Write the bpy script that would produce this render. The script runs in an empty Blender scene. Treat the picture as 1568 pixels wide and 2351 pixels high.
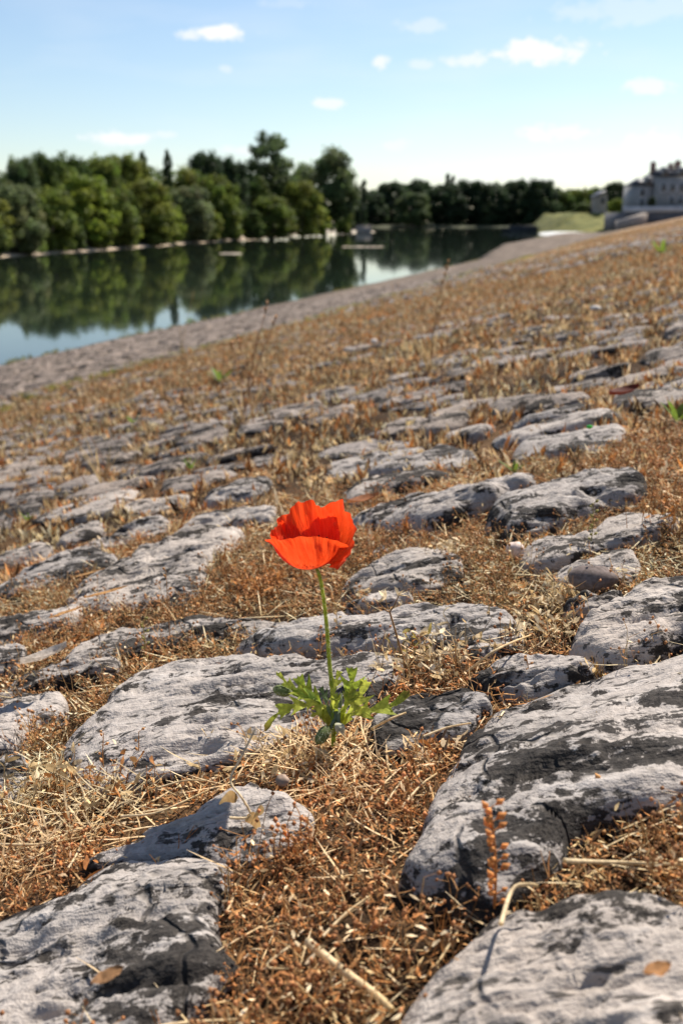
import bpy, math, random
import numpy as np
from mathutils import Vector, Matrix

rad = math.radians
random.seed(7)
RNG = np.random.default_rng(7)
S = bpy.context.scene
COL = S.collection

# ------------------------------------------------------------------ camera
PITCH = 16.17
CAM_Z = 3.0                       # camera above the river, which is z = 0
FPX = 1000.0                      # focal length in pixels of a 682 x 1024 picture
cam = bpy.data.cameras.new('camera')
cam_o = bpy.data.objects.new('camera', cam)
COL.objects.link(cam_o)
cam_o.location = (0, 0, CAM_Z)
cam_o.rotation_euler = (rad(90 - PITCH), 0, 0)
cam.sensor_fit = 'VERTICAL'
cam.sensor_height = 36.0
cam.sensor_width = 24.0
cam.lens = FPX / 1024 * 36.0
cam.clip_start = 0.02
cam.clip_end = 6000
cam.dof.use_dof = True
cam.dof.focus_distance = 0.78
cam.dof.aperture_fstop = 9.0
S.camera = cam_o

# ------------------------------------------------------------------ sky and sun
SUN_AZ, SUN_EL = 38.0, 50.0       # degrees right of +Y, degrees up
world = bpy.data.worlds.new('World')
S.world = world
world.use_nodes = True
CLOUDS = [  # x, y, half width, half height in 1568-pixel picture, strength
    (512, 75, 58, 15, 1.0), (436, 82, 22, 10, .75), (872, 142, 22, 13, .8), (1235, 118, 110, 24, 1.0), (1080, 140, 55, 11, .7),
    (968, 147, 32, 10, .45), (752, 237, 36, 10, .75), (1490, 200, 60, 15, .8), (1280, 304, 82, 16, 1.0), (275, 320, 62, 14, 1.0),
    (382, 309, 22, 8, .45), (555, 345, 42, 12, .6), (903, 332, 38, 11, .5), (1510, 328, 82, 24, .95), (516, 158, 14, 8, .4),
    (975, 58, 50, 15, .4), (1240, 395, 230, 28, .45), (1000, 400, 100, 14, .3), (660, 8, 60, 10, .2), (1480, 20, 190, 26, .3)]

def pix_dir(x, y):                # 682 x 1024 pixel -> world direction (not normalised)
    u, v = x - 341.0, 512.0 - y
    c, s = math.cos(rad(PITCH)), math.sin(rad(PITCH))
    return np.array([u, FPX * c + v * s, -FPX * s + v * c])

def build_world():
    nt = world.node_tree
    N, L = nt.nodes, nt.links
    N.clear()
    out = N.new('ShaderNodeOutputWorld')
    bg = N.new('ShaderNodeBackground')
    sky = N.new('ShaderNodeTexSky')
    sky.sky_type = 'NISHITA'
    sky.sun_disc = False
    sky.sun_elevation = rad(SUN_EL)
    sky.sun_rotation = rad(SUN_AZ)
    sky.air_density = 1.0
    sky.dust_density = 0.4
    sky.ozone_density = 1.8
    bg.inputs['Strength'].default_value = 0.075
    def M(op, a, b=None, c=None, clamp=False):
        n = N.new('ShaderNodeMath'); n.operation = op; n.use_clamp = clamp
        for i, v in enumerate((a, b, c)):
            if v is None: continue
            if isinstance(v, (int, float)): n.inputs[i].default_value = v
            else: L.new(v, n.inputs[i])
        return n.outputs[0]
    tc = N.new('ShaderNodeTexCoord')
    sep = N.new('ShaderNodeSeparateXYZ'); L.new(tc.outputs['Generated'], sep.inputs[0])
    az = M('ARCTAN2', sep.outputs[0], sep.outputs[1])
    sect = math.pi / 7            # the same fair-weather clouds all round the horizon
    azw = M('WRAP', az, sect, -sect)
    el = M('ARCSINE', sep.outputs[2])
    # ragged edges
    mp = N.new('ShaderNodeMapping'); mp.inputs['Scale'].default_value = (1, 1, 1.6); L.new(tc.outputs['Generated'], mp.inputs[0])
    nz = N.new('ShaderNodeTexNoise'); nz.inputs['Scale'].default_value = 55; nz.inputs['Detail'].default_value = 5; nz.inputs['Roughness'].default_value = .6
    L.new(mp.outputs[0], nz.inputs['Vector'])
    rag = M('MULTIPLY', M('SUBTRACT', nz.outputs[0], 0.5), 2.6)
    total = None
    for (x, y, w, h, st) in CLOUDS:
        d = pix_dir(x * 682 / 1568, y * 1024 / 2351)
        a0 = math.atan2(d[0], d[1]); e0 = math.asin(d[2] / np.linalg.norm(d))
        ww, hh = w * 1.1 / 2330, h * 1.15 / 2330
        dx = M('DIVIDE', M('SUBTRACT', azw, a0), ww)
        dy = M('DIVIDE', M('SUBTRACT', el, e0), hh)
        r2 = M('SQRT', M('ADD', M('MULTIPLY', dx, dx), M('MULTIPLY', dy, dy)))
        m = M('SUBTRACT', 1.15, M('ADD', r2, rag), clamp=True)
        mr = N.new('ShaderNodeMapRange'); mr.interpolation_type = 'SMOOTHSTEP'; L.new(m, mr.inputs[0])
        mr.inputs[1].default_value = 0.0; mr.inputs[2].default_value = 0.75
        m = M('MULTIPLY', mr.outputs[0], st)
        total = m if total is None else M('MAXIMUM', total, m)
    # thin veil, everywhere
    nv = N.new('ShaderNodeTexNoise'); nv.inputs['Scale'].default_value = 5; nv.inputs['Detail'].default_value = 6
    mv = N.new('ShaderNodeMapping'); mv.inputs['Scale'].default_value = (1, 1, 5); L.new(tc.outputs['Generated'], mv.inputs[0]); L.new(mv.outputs[0], nv.inputs['Vector'])
    veil = M('MULTIPLY', M('SUBTRACT', nv.outputs[0], 0.48, clamp=True), 0.7)
    total = M('MAXIMUM', total, veil, clamp=True)
    mix = N.new('ShaderNodeMixRGB'); L.new(total, mix.inputs[0]); L.new(sky.outputs[0], mix.inputs[1])
    mix.inputs[2].default_value = (7.6, 7.7, 7.9, 1)
    L.new(mix.outputs[0], bg.inputs['Color'])
    L.new(bg.outputs[0], out.inputs[0])
build_world()

sun = bpy.data.lights.new('sun', 'SUN')
sun.energy = 4.8
sun.angle = rad(0.53)
sun.color = (1.0, 0.94, 0.85)
sun_o = bpy.data.objects.new('sun', sun)
COL.objects.link(sun_o)
sd = Vector((math.sin(rad(SUN_AZ)) * math.cos(rad(SUN_EL)), math.cos(rad(SUN_AZ)) * math.cos(rad(SUN_EL)), math.sin(rad(SUN_EL))))
sun_o.rotation_euler = (-sd).to_track_quat('-Z', 'Y').to_euler()
sun_o.location = (20, 20, 40)

S.view_settings.view_transform = 'Standard'
S.view_settings.look = 'None'
S.view_settings.gamma = 1.0
S.view_settings.exposure = 0.85
S.view_settings.use_curve_mapping = False
S.cycles.max_bounces = 5
S.cycles.diffuse_bounces = 3
S.cycles.transparent_max_bounces = 8

# ------------------------------------------------------------------ helpers
def hsh(ix, iy, seed):
    n = (ix.astype(np.int64) * 374761393 + iy.astype(np.int64) * 668265263 + seed * 982451653) & 0xffffffff
    n = ((n ^ (n >> 13)) * 1274126177) & 0xffffffff
    return ((n ^ (n >> 16)) & 0xffff) / 65535.0

def vn(x, y, seed=0):
    x = np.asarray(x, float); y = np.asarray(y, float)
    ix = np.floor(x); iy = np.floor(y)
    fx = x - ix; fy = y - iy
    fx = fx * fx * fx * (fx * (fx * 6 - 15) + 10); fy = fy * fy * fy * (fy * (fy * 6 - 15) + 10)
    a = hsh(ix, iy, seed); b = hsh(ix + 1, iy, seed); c = hsh(ix, iy + 1, seed); d = hsh(ix + 1, iy + 1, seed)
    return (a * (1 - fx) + b * fx) * (1 - fy) + (c * (1 - fx) + d * fx) * fy - 0.5

def fbm(x, y, seed=0, octv=4, gain=.5):
    r = 0; a = 1.0
    x = np.asarray(x, float); y = np.asarray(y, float)
    for i in range(octv):
        r = r + a * vn(x, y, seed + i * 17)
        x, y = x * 1.93 * .8 - y * 1.93 * .6 + 3.1, x * 1.93 * .6 + y * 1.93 * .8 + 1.7
        a *= gain
    return r

def sstep(a, b, x):
    k = np.clip((np.asarray(x, float) - a) / (b - a), 0, 1)
    return k * k * (3 - 2 * k)

def mesh_np(name, V, F, col=None, smooth=False):
    """F: (m,3) or (m,4) int array, or a list of such arrays"""
    me = bpy.data.meshes.new(name)
    V = np.asarray(V, np.float32)
    Fs = F if isinstance(F, list) else [F]
    Fs = [np.asarray(f, np.int32) for f in Fs if len(f)]
    me.vertices.add(len(V)); me.vertices.foreach_set('co', V.ravel())
    idx = np.concatenate([f.ravel() for f in Fs])
    tot = np.concatenate([np.full(len(f), f.shape[1], np.int32) for f in Fs])
    me.loops.add(len(idx)); me.loops.foreach_set('vertex_index', idx)
    me.polygons.add(len(tot))
    st = np.concatenate([[0], np.cumsum(tot)[:-1]]).astype(np.int32)
    me.polygons.foreach_set('loop_start', st)
    me.polygons.foreach_set('loop_total', tot)
    if smooth: me.polygons.foreach_set('use_smooth', np.ones(len(tot), bool))
    if col is not None:
        c = np.ones((len(V), 4), np.float32); c[:, :3] = col
        ca = me.color_attributes.new('col', 'FLOAT_COLOR', 'POINT')
        ca.data.foreach_set('color', c.ravel())
    me.update(calc_edges=True)
    me.validate(clean_customdata=False)
    return me

def link(name, me, mat=None, parent=None, loc=(0, 0, 0)):
    o = bpy.data.objects.new(name, me)
    COL.objects.link(o)
    o.location = loc
    if parent is not None: o.parent = parent
    if mat is not None and me is not None and not me.materials: me.materials.append(mat)
    return o

def tag(o, label=None, cat=None, group=None, kind=None):
    if label: o['label'] = label
    if cat: o['category'] = cat
    if group: o['group'] = group
    if kind: o['kind'] = kind
    return o

def empty(name, loc, label=None, cat=None, group=None, kind=None):
    o = bpy.data.objects.new(name, None)
    COL.objects.link(o); o.location = loc; o.empty_display_size = .1
    return tag(o, label, cat, group, kind)

class MB:
    """small mesh builder for triangles and quads with vertex colours"""
    def __init__(s): s.v = []; s.t = []; s.q = []; s.c = []; s.n = 0
    def add(s, V, T=None, Q=None, col=(1, 1, 1)):
        V = np.asarray(V, float)
        s.v.append(V)
        c = np.asarray(col, float)
        s.c.append(np.tile(c, (len(V), 1)) if c.ndim == 1 else c)
        if T is not None and len(T): s.t.append(np.asarray(T, int) + s.n)
        if Q is not None and len(Q): s.q.append(np.asarray(Q, int) + s.n)
        s.n += len(V)
    def arrays(s):
        V = np.concatenate(s.v); C = np.concatenate(s.c)
        T = np.concatenate(s.t) if s.t else np.zeros((0, 3), int)
        Q = np.concatenate(s.q) if s.q else np.zeros((0, 4), int)
        return V, T, Q, C
    def proto(s):     # triangles only
        V, T, Q, C = s.arrays()
        if len(Q): T = np.concatenate([T, Q[:, [0, 1, 2]], Q[:, [0, 2, 3]]])
        return V, T, C
    def mesh(s, name, smooth=False):
        V, T, Q, C = s.arrays()
        return mesh_np(name, V, [T, Q], C, smooth)
    def tube(s, pts, r0, r1=None, n=3, col=(1, 1, 1), cap=True, col1=None):
        pts = np.asarray(pts, float); m = len(pts)
        r1 = r0 if r1 is None else r1
        rr = np.linspace(r0, r1, m) if np.ndim(r0) == 0 else np.asarray(r0)
        tg = np.gradient(pts, axis=0); tg /= np.linalg.norm(tg, axis=1)[:, None] + 1e-12
        ref = np.array([0, 0, 1.0]) if abs(tg[0, 2]) < .8 else np.array([1.0, 0, 0])
        a = np.cross(tg, ref); a /= np.linalg.norm(a, axis=1)[:, None] + 1e-12
        b = np.cross(tg, a)
        th = np.arange(n) * 2 * np.pi / n
        V = (pts[:, None, :] + rr[:, None, None] * (np.cos(th)[None, :, None] * a[:, None, :] + np.sin(th)[None, :, None] * b[:, None, :])).reshape(-1, 3)
        Q = []
        for i in range(m - 1):
            for j in range(n):
                Q.append((i * n + j, i * n + (j + 1) % n, (i + 1) * n + (j + 1) % n, (i + 1) * n + j))
        c = np.asarray(col, float)
        if col1 is not None:
            k = np.repeat(np.linspace(0, 1, m), n)[:, None]
            c = c * (1 - k) + np.asarray(col1, float) * k
        s.add(V, None, Q, c)
    def ribbon(s, pts, w, side=None, col=(1, 1, 1), col1=None):
        pts = np.asarray(pts, float); m = len(pts)
        tg = np.gradient(pts, axis=0); tg /= np.linalg.norm(tg, axis=1)[:, None] + 1e-12
        if side is None:
            side = np.cross(tg[0], (0, 0, 1.0))
            if np.linalg.norm(side) < 1e-3: side = np.array([1.0, 0, 0])
        side = np.asarray(side, float); side = side / (np.linalg.norm(side) + 1e-12)
        ws = np.asarray(w) if np.ndim(w) else w * np.sin(np.linspace(.25, np.pi * .98, m)) ** .6
        V = np.stack([pts - side * ws[:, None], pts + side * ws[:, None]], 1).reshape(-1, 3)
        Q = [(2 * i, 2 * i + 1, 2 * i + 3, 2 * i + 2) for i in range(m - 1)]
        c = np.asarray(col, float)
        if col1 is not None:
            k = np.repeat(np.linspace(0, 1, m), 2)[:, None]; c = c * (1 - k) + np.asarray(col1, float) * k
        s.add(V, None, Q, c)
    def pod(s, p, r, ax=(0, 0, 1), l=1.3, col=(1, 1, 1), n=4):
        ax = np.asarray(ax, float); ax /= np.linalg.norm(ax) + 1e-9
        a = np.cross(ax, (.3, .9, .1)); a /= np.linalg.norm(a); b = np.cross(ax, a)
        th = np.arange(n) * 2 * np.pi / n
        p = np.asarray(p, float)
        ring = p + r * (np.cos(th)[:, None] * a + np.sin(th)[:, None] * b)
        V = np.concatenate([[p - ax * r * l], ring, [p + ax * r * l]])
        T = []
        for j in range(n):
            k = (j + 1) % n
            T += [(0, 1 + k, 1 + j), (n + 1, 1 + j, 1 + k)]
        s.add(V, T, None, col)
    def box(s, x0, x1, y0, y1, z0, z1, col=(1, 1, 1)):
        V = [(x, y, z) for z in (z0, z1) for y in (y0, y1) for x in (x0, x1)]
        Q = [(0, 2, 3, 1), (4, 5, 7, 6), (0, 1, 5, 4), (2, 6, 7, 3), (0, 4, 6, 2), (1, 3, 7, 5)]
        s.add(V, None, Q, col)

def rotz(a):
    c, s = math.cos(a), math.sin(a)
    return np.array([[c, -s, 0], [s, c, 0], [0, 0, 1.0]])

def scatter(protos, P, scale, tint, tilt=.35, rng=RNG, zs=None):
    """copies of small plants joined into one mass -> V, T, C"""
    k = len(P)
    which = rng.integers(0, len(protos), k)
    Vs, Ts, Cs = [], [], []; off = 0
    for pi, (V, T, C) in enumerate(protos):
        ids = np.where(which == pi)[0]
        if not len(ids): continue
        m = len(ids)
        yaw = rng.random(m) * 2 * np.pi; ti = rng.normal(0, tilt, m); ta = rng.random(m) * 2 * np.pi
        cy, sy = np.cos(yaw), np.sin(yaw)
        R = np.zeros((m, 3, 3)); R[:, 0, 0] = cy; R[:, 0, 1] = -sy; R[:, 1, 0] = sy; R[:, 1, 1] = cy; R[:, 2, 2] = 1
        ax = np.stack([np.cos(ta), np.sin(ta), np.zeros(m)], 1)
        K = np.zeros((m, 3, 3)); K[:, 0, 2] = ax[:, 1]; K[:, 1, 2] = -ax[:, 0]; K[:, 2, 0] = -ax[:, 1]; K[:, 2, 1] = ax[:, 0]
        R2 = np.eye(3)[None] + np.sin(ti)[:, None, None] * K + (1 - np.cos(ti))[:, None, None] * (K @ K)
        RR = (R2 @ R) * np.asarray(scale)[ids][:, None, None]
        W = np.einsum('mij,nj->mni', RR, V) + P[ids][:, None, :]
        Vs.append(W.reshape(-1, 3))
        n = len(V)
        Ts.append((T[None] + (np.arange(m) * n)[:, None, None] + off).reshape(-1, 3))
        Cs.append((C[None] * tint[ids][:, None, :]).reshape(-1, 3))
        off += m * n
    return np.concatenate(Vs), np.concatenate(Ts), np.concatenate(Cs)

# ------------------------------------------------------------------ the shape of the bank
A = rad(16.5)                     # the river runs 16.5 degrees right of +Y
ca, sa = math.cos(A), math.sin(A)
H0 = 0.34

def st_of(x, y): return x * ca - y * sa, x * sa + y * ca       # s across (right, up the slope), t along
def xy_of(s, t): return s * ca + t * sa, -s * sa + t * ca

def bank_st(s, t):
    s = np.asarray(s, float); t = np.asarray(t, float)
    push = 6.2 * np.clip((t - 84) / 62, 0, 1) * (1 - sstep(146, 150, t))   # the landing that juts out
    se = np.minimum(s, 17.0) + push * (1 - sstep(-12, -4, s))
    prof = .215 * se + np.where(se < 0, .0012 * se * se, 0)
    prof = np.where(se < -14.5, prof - .35 * (-14.5 - se), prof)
    z = CAM_Z - H0 + prof
    z = z + .05 * fbm(s / 2.2, t / 3.5, 5, 2) * sstep(2, 6, np.abs(t)) + .02 * fbm(s / .7, t / .9, 6, 2) * sstep(1.0, 3, np.hypot(s, t))
    return z

def bankz(x, y):
    s, t = st_of(np.asarray(x, float), np.asarray(y, float))
    return bank_st(s, t)

def hit(px, py, dz=0.0, full=(2305, 3456)):
    """point of the bank (raised by dz) under a pixel of the photograph"""
    d = pix_dir(px * 682 / full[0], py * 1024 / full[1])
    d = d / d[1]
    lo, hi = .05, .1
    f = lambda y: CAM_Z + d[2] * y - (float(bankz(d[0] * y, y)) + dz)
    while f(hi) > 0 and hi < 500: lo, hi = hi, hi * 1.3
    for _ in range(17):
        m = (lo + hi) / 2
        if f(m) > 0: lo = m
        else: hi = m
    return np.array([d[0] * hi, hi, CAM_Z + d[2] * hi])

def above(base, px, py, dy=0.0):
    """point on the ray of a pixel at the depth (plus dy) of the point base"""
    d = pix_dir(px * 682 / 2305, py * 1024 / 3456); y = base[1] + dy
    return np.array([d[0] / d[1] * y, y, CAM_Z + d[2] / d[1] * y])

def far_pt(x, D):                 # x in 682-pixel picture, D = distance along Y
    return (x - 341.0) / (FPX / math.cos(rad(PITCH))) * D * 1.0, D
def z_at(y, D):                   # world z of picture row y at distance D near the horizon
    d = pix_dir(341, y); return CAM_Z + d[2] / d[1] * D

# ------------------------------------------------------------------ materials
def mat_base(name):
    m = bpy.data.materials.new(name); m.use_nodes = True
    nt = m.node_tree; nt.nodes.clear()
    out = nt.nodes.new('ShaderNodeOutputMaterial')
    return m, nt, nt.nodes, nt.links, out

class NB:
    def __init__(s, nt): s.nt = nt; s.N = nt.nodes; s.L = nt.links
    def put(s, sock, v):
        if isinstance(v, (int, float)): sock.default_value = v
        elif isinstance(v, (tuple, list)):
            sock.default_value = tuple(v) + ((1,) if len(v) == 3 and len(sock.default_value) == 4 else ())
        else: s.L.new(v, sock)
    def pos(s, scale=(1, 1, 1), rot=(0, 0, 0), obj=False):
        if obj: o = s.N.new('ShaderNodeTexCoord').outputs['Object']
        else: o = s.N.new('ShaderNodeNewGeometry').outputs['Position']
        m = s.N.new('ShaderNodeMapping'); m.vector_type = 'TEXTURE'; m.inputs['Scale'].default_value = tuple(1 / q for q in scale); m.inputs['Rotation'].default_value = rot
        s.L.new(o, m.inputs[0]); return m.outputs[0]
    def noise(s, vec, scale, detail=4, rough=.55, dist=0):
        n = s.N.new('ShaderNodeTexNoise'); n.inputs['Scale'].default_value = scale; n.inputs['Detail'].default_value = detail
        n.inputs['Roughness'].default_value = rough; n.inputs['Distortion'].default_value = dist
        s.L.new(vec, n.inputs['Vector']); return n.outputs[0]
    def ramp(s, v, a, b, lo=0.0, hi=1.0):
        n = s.N.new('ShaderNodeMapRange'); n.interpolation_type = 'SMOOTHSTEP'
        s.put(n.inputs[0], v)
        for i, x in zip((1, 2, 3, 4), (a, b, lo, hi)): n.inputs[i].default_value = x
        return n.outputs[0]
    def mix(s, f, a, b, mode='MIX'):
        n = s.N.new('ShaderNodeMixRGB'); n.blend_type = mode
        s.put(n.inputs[0], f); s.put(n.inputs[1], a); s.put(n.inputs[2], b); return n.outputs[0]
    def math(s, op, a, b=0.0, clamp=False):
        n = s.N.new('ShaderNodeMath'); n.operation = op; n.use_clamp = clamp
        s.put(n.inputs[0], a); s.put(n.inputs[1], b); return n.outputs[0]
    def attr(s, name='col'):
        n = s.N.new('ShaderNodeAttribute'); n.attribute_name = name; return n.outputs['Color']
    def bump(s, h, strength=.5, dist=.01, normal=None):
        n = s.N.new('ShaderNodeBump'); n.inputs['Strength'].default_value = strength; n.inputs['Distance'].default_value = dist
        s.L.new(h, n.inputs['Height'])
        if normal is not None: s.L.new(normal, n.inputs['Normal'])
        return n.outputs[0]
    def bsdf(s, col, rough=.9, normal=None, spec=.3):
        n = s.N.new('ShaderNodeBsdfPrincipled'); s.put(n.inputs['Base Color'], col); s.put(n.inputs['Roughness'], rough)
        n.inputs['Specular IOR Level'].default_value = spec
        if normal is not None: s.L.new(normal, n.inputs['Normal'])
        return n.outputs[0]

GRAIN = rad(8)
def mat_stone(name='paving_limestone', mul=(1, 1, 1)):
    m, nt, N, L, out = mat_base(name); b = NB(nt)
    p = b.pos()
    pg = b.pos((.22, 1.0, 1.0), (0, 0, GRAIN))                   # bedding grain
    big = b.noise(p, 6, 3, .6)
    col = b.mix(b.ramp(big, .35, .65), (.400, .352, .315), (.290, .260, .237))
    fine = b.noise(p, 190, 4, .7)
    col = b.mix(.6, col, b.mix(b.ramp(fine, .3, .7), (.60, .59, .58), (1.10, 1.09, 1.08)), 'MULTIPLY')
    pale = b.noise(pg, 34, 4, .65)
    col = b.mix(b.ramp(pale, .52, .68, 0, .65), col, (.47, .425, .388))
    # black lichen in elongated patches, broken by finer growth
    d1 = b.noise(pg, 30, 5, .68, .2); d3 = b.noise(p, 85, 4, .75)
    dk = b.math('ADD', b.math('MULTIPLY', d1, .66), b.math('ADD', b.math('MULTIPLY', big, .34), b.math('MULTIPLY', d3, .34)))
    f = b.ramp(dk, .678, .712)
    col = b.mix(b.math('MULTIPLY', f, .96), col, b.mix(b.ramp(fine, .35, .75), (.010, .008, .007), (.050, .042, .035)))
    # small pits with black crust
    sp = b.noise(pg, 115, 3, .6)
    f2 = b.ramp(sp, .590, .635, 0, .9)
    col = b.mix(f2, col, (.055, .048, .042))
    oi = N.new('ShaderNodeObjectInfo')
    col = b.mix(.35, col, b.mix(oi.outputs['Random'], (1.12, 1.0, .86), (.86, .90, .96)), 'MULTIPLY')
    # hairline cracks
    wv = N.new('ShaderNodeVectorMath'); wv.operation = 'MULTIPLY_ADD'
    cn = N.new('ShaderNodeTexNoise'); cn.inputs['Scale'].default_value = 14; cn.inputs['Detail'].default_value = 2; L.new(p, cn.inputs['Vector'])
    L.new(cn.outputs['Color'], wv.inputs[0]); wv.inputs[1].default_value = (.09, .09, .09); L.new(p, wv.inputs[2])
    vo = N.new('ShaderNodeTexVoronoi'); vo.feature = 'DISTANCE_TO_EDGE'; vo.inputs['Scale'].default_value = 7.5; L.new(wv.outputs[0], vo.inputs['Vector'])
    crk = b.math('MULTIPLY', b.ramp(vo.outputs['Distance'], .0, .022, 1, 0), b.ramp(big, .46, .58))
    col = b.mix(b.math('MULTIPLY', crk, .8), col, (.04, .034, .03))
    if mul != (1, 1, 1): col = b.mix(1.0, col, mul, 'MULTIPLY')
    h = b.math('ADD', b.math('MULTIPLY', crk, -.8), b.math('MULTIPLY', fine, .30)); h = b.math('ADD', h, b.math('ADD', b.math('MULTIPLY', pale, .7), b.math('ADD', b.math('MULTIPLY', sp, -.55), b.math('MULTIPLY', dk, -1.0))))
    nrm = b.bump(h, .75, .009)
    L.new(b.bsdf(col, .92, nrm, .2), out.inputs[0])
    return m

def mat_bank():
    m, nt, N, L, out = mat_base('bank_earth'); b = NB(nt)
    p = b.pos()
    base = b.attr('col')
    n1 = b.noise(p, 60, 6, .7); n2 = b.noise(p, 350, 3, .7)
    col = b.mix(.8, base, b.mix(b.ramp(n1, .3, .7), (.35, .32, .30), (1.25, 1.22, 1.15)), 'MULTIPLY')
    col = b.mix(.6, col, b.mix(b.ramp(n2, .35, .65), (.4, .38, .36), (1.3, 1.2, 1.1)), 'MULTIPLY')
    # beyond the stones built one by one: grey blocks in rough courses
    pc = b.pos((.4, 1, 1), (0, 0, rad(4)))
    n3 = b.noise(pc, 4.5, 5, .65)
    col = b.mix(.55, col, b.mix(b.ramp(n3, .35, .65), (.35, .33, .32), (1.5, 1.45, 1.38)), 'MULTIPLY')
    h = b.math('ADD', n1, b.math('MULTIPLY', n2, .35))
    nrm = b.bump(h, .8, .012)
    nrm = b.bump(n3, .6, .12, nrm)
    L.new(b.bsdf(col, .97, nrm, .1), out.inputs[0])
    return m

def mat_plant(name, trans=.35, rough=.75, mul=(1, 1, 1)):
    m, nt, N, L, out = mat_base(name); b = NB(nt)
    col = b.attr('col')
    n = b.noise(b.pos(), 260, 1, .6)
    col = b.mix(.6, col, b.mix(b.ramp(n, .3, .7), (.6, .55, .5), (1.3, 1.25, 1.2)), 'MULTIPLY')
    if mul != (1, 1, 1): col = b.mix(1.0, col, mul, 'MULTIPLY')
    d = b.bsdf(col, rough, None, .25)
    t = N.new('ShaderNodeBsdfTranslucent'); b.put(t.inputs[0], col)
    mx = N.new('ShaderNodeMixShader'); mx.inputs[0].default_value = trans
    L.new(d, mx.inputs[1]); L.new(t.outputs[0], mx.inputs[2]); L.new(mx.outputs[0], out.inputs[0])
    return m

def mat_simple(name, c0, c1, scale=8, rough=.85, bump=.3, bd=.02, spec=.3, obj=False, stretch=(1, 1, 1)):
    m, nt, N, L, out = mat_base(name); b = NB(nt)
    p = b.pos(stretch, obj=obj)
    n = b.noise(p, scale, 6, .65)
    col = b.mix(b.ramp(n, .3, .7), c0, c1)
    L.new(b.bsdf(col, rough, b.bump(n, bump, bd), spec), out.inputs[0])
    return m

def mat_water():
    m, nt, N, L, out = mat_base('river_water'); b = NB(nt)
    n1 = b.noise(b.pos((.8, .45, 1)), 1.6, 3, .5)
    n2 = b.noise(b.pos((.05, .02, 1)), 1, 3, .5)
    calm = b.ramp(n2, .40, .62, .25, 1.0)
    nrm = b.bump(b.math('MULTIPLY', n1, calm), .06, .05)
    L.new(b.bsdf((.012, .018, .012), .035, nrm, .5), out.inputs[0])
    N_ = [n for n in N if n.type == 'BSDF_PRINCIPLED'][0]; N_.inputs['IOR'].default_value = 1.33
    return m

def mat_petal():
    m, nt, N, L, out = mat_base('poppy_petal'); b = NB(nt)
    a = N.new('ShaderNodeAttribute'); a.attribute_name = 'col'
    sep = N.new('ShaderNodeSeparateColor'); L.new(a.outputs['Color'], sep.inputs[0])   # r: across, g: along
    cmb = N.new('ShaderNodeCombineXYZ'); L.new(b.math('MULTIPLY', sep.outputs[0], 30.0), cmb.inputs[0]); L.new(b.math('MULTIPLY', sep.outputs[1], 2.2), cmb.inputs[1]); L.new(b.math('MULTIPLY', sep.outputs[2], 9.0), cmb.inputs[2])
    n = b.noise(cmb.outputs[0], 1.0, 5, .6, .4)
    n2 = b.noise(cmb.outputs[0], 3.1, 3, .6, .3)
    hgt = b.math('ADD', n, b.math('MULTIPLY', n2, .45))
    col = b.mix(b.ramp(hgt, .5, .95), (.80, .040, .008), (1.0, .115, .032))
    nrm = b.bump(hgt, .8, .0018)
    d = b.bsdf(col, .5, nrm, .35)
    t = N.new('ShaderNodeBsdfTranslucent'); b.put(t.inputs[0], b.mix(.5, col, (1.0, .10, .012))); L.new(nrm, t.inputs[1])
    mx = N.new('ShaderNodeMixShader'); mx.inputs[0].default_value = .42
    L.new(d, mx.inputs[1]); L.new(t.outputs[0], mx.inputs[2]); L.new(mx.outputs[0], out.inputs[0])
    return m

M_STONE = mat_stone()
M_STONE_MID = mat_stone('lichened_shaded_limestone', (.74, .71, .69))  # darker copy: lichen and the shade of fine relief put into the colour
M_STONE_LOW = mat_stone('silted_limestone', (.74, .65, .58))
M_BANK = mat_bank()
M_DRY = mat_plant('dry_plant', .30)
M_GREEN = mat_plant('green_leaf', .5, .55)
M_LEAF = mat_plant('tree_leaves', .38, .7)
M_BARK = mat_simple('bark', (.05, .04, .03), (.13, .11, .09), 6)
M_WATER = mat_water()
M_PETAL = mat_petal()
M_SAND = mat_simple('sand', (.42, .34, .25), (.58, .49, .38), .8, .95, .4, .1)
M_LAND = mat_simple('meadow_earth', (.025, .03, .012), (.06, .062, .026), .3, .95, .4, .1)
M_GRASSB = mat_simple('levee_grass', (.055, .068, .010), (.17, .155, .030), .45, .95, .8, .4)
M_WALLP = mat_simple('pale_render', (.24, .24, .245), (.32, .315, .31), .6, .9, .1)
M_WALLD = mat_simple('dark_quay_stone', (.10, .10, .11), (.17, .16, .16), 1.2, .9, .3, .05)
M_COPE = mat_simple('parapet_stone', (.42, .43, .46), (.55, .55, .57), .8, .9, .2)
M_SLATE = mat_simple('slate_roof', (.030, .032, .04), (.06, .062, .075), 2, .6, .3)
M_BRICK = mat_simple('brick_chimney', (.22, .12, .09), (.34, .22, .17), 3, .9)
M_GLASS = mat_simple('window_glass', (.02, .022, .026), (.035, .04, .045), 2, .12, .0, .01, .5)
M_FRAME = mat_simple('window_frame', (.5, .5, .5), (.62, .62, .61), 4, .6, .0)
M_RIFFLE = mat_simple('white_water', (.62, .60, .56), (.80, .79, .76), 1.2, .95, .3, .05)  # brightness of broken shallow water, put into a plain surface colour
M_CONC = mat_simple('weathered_concrete', (.26, .22, .19), (.38, .33, .29), 2, .95, .3, .03)
M_BARGE = mat_simple('dark_hull', (.020, .024, .03), (.05, .055, .065), 1.5, .7, .1)

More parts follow.
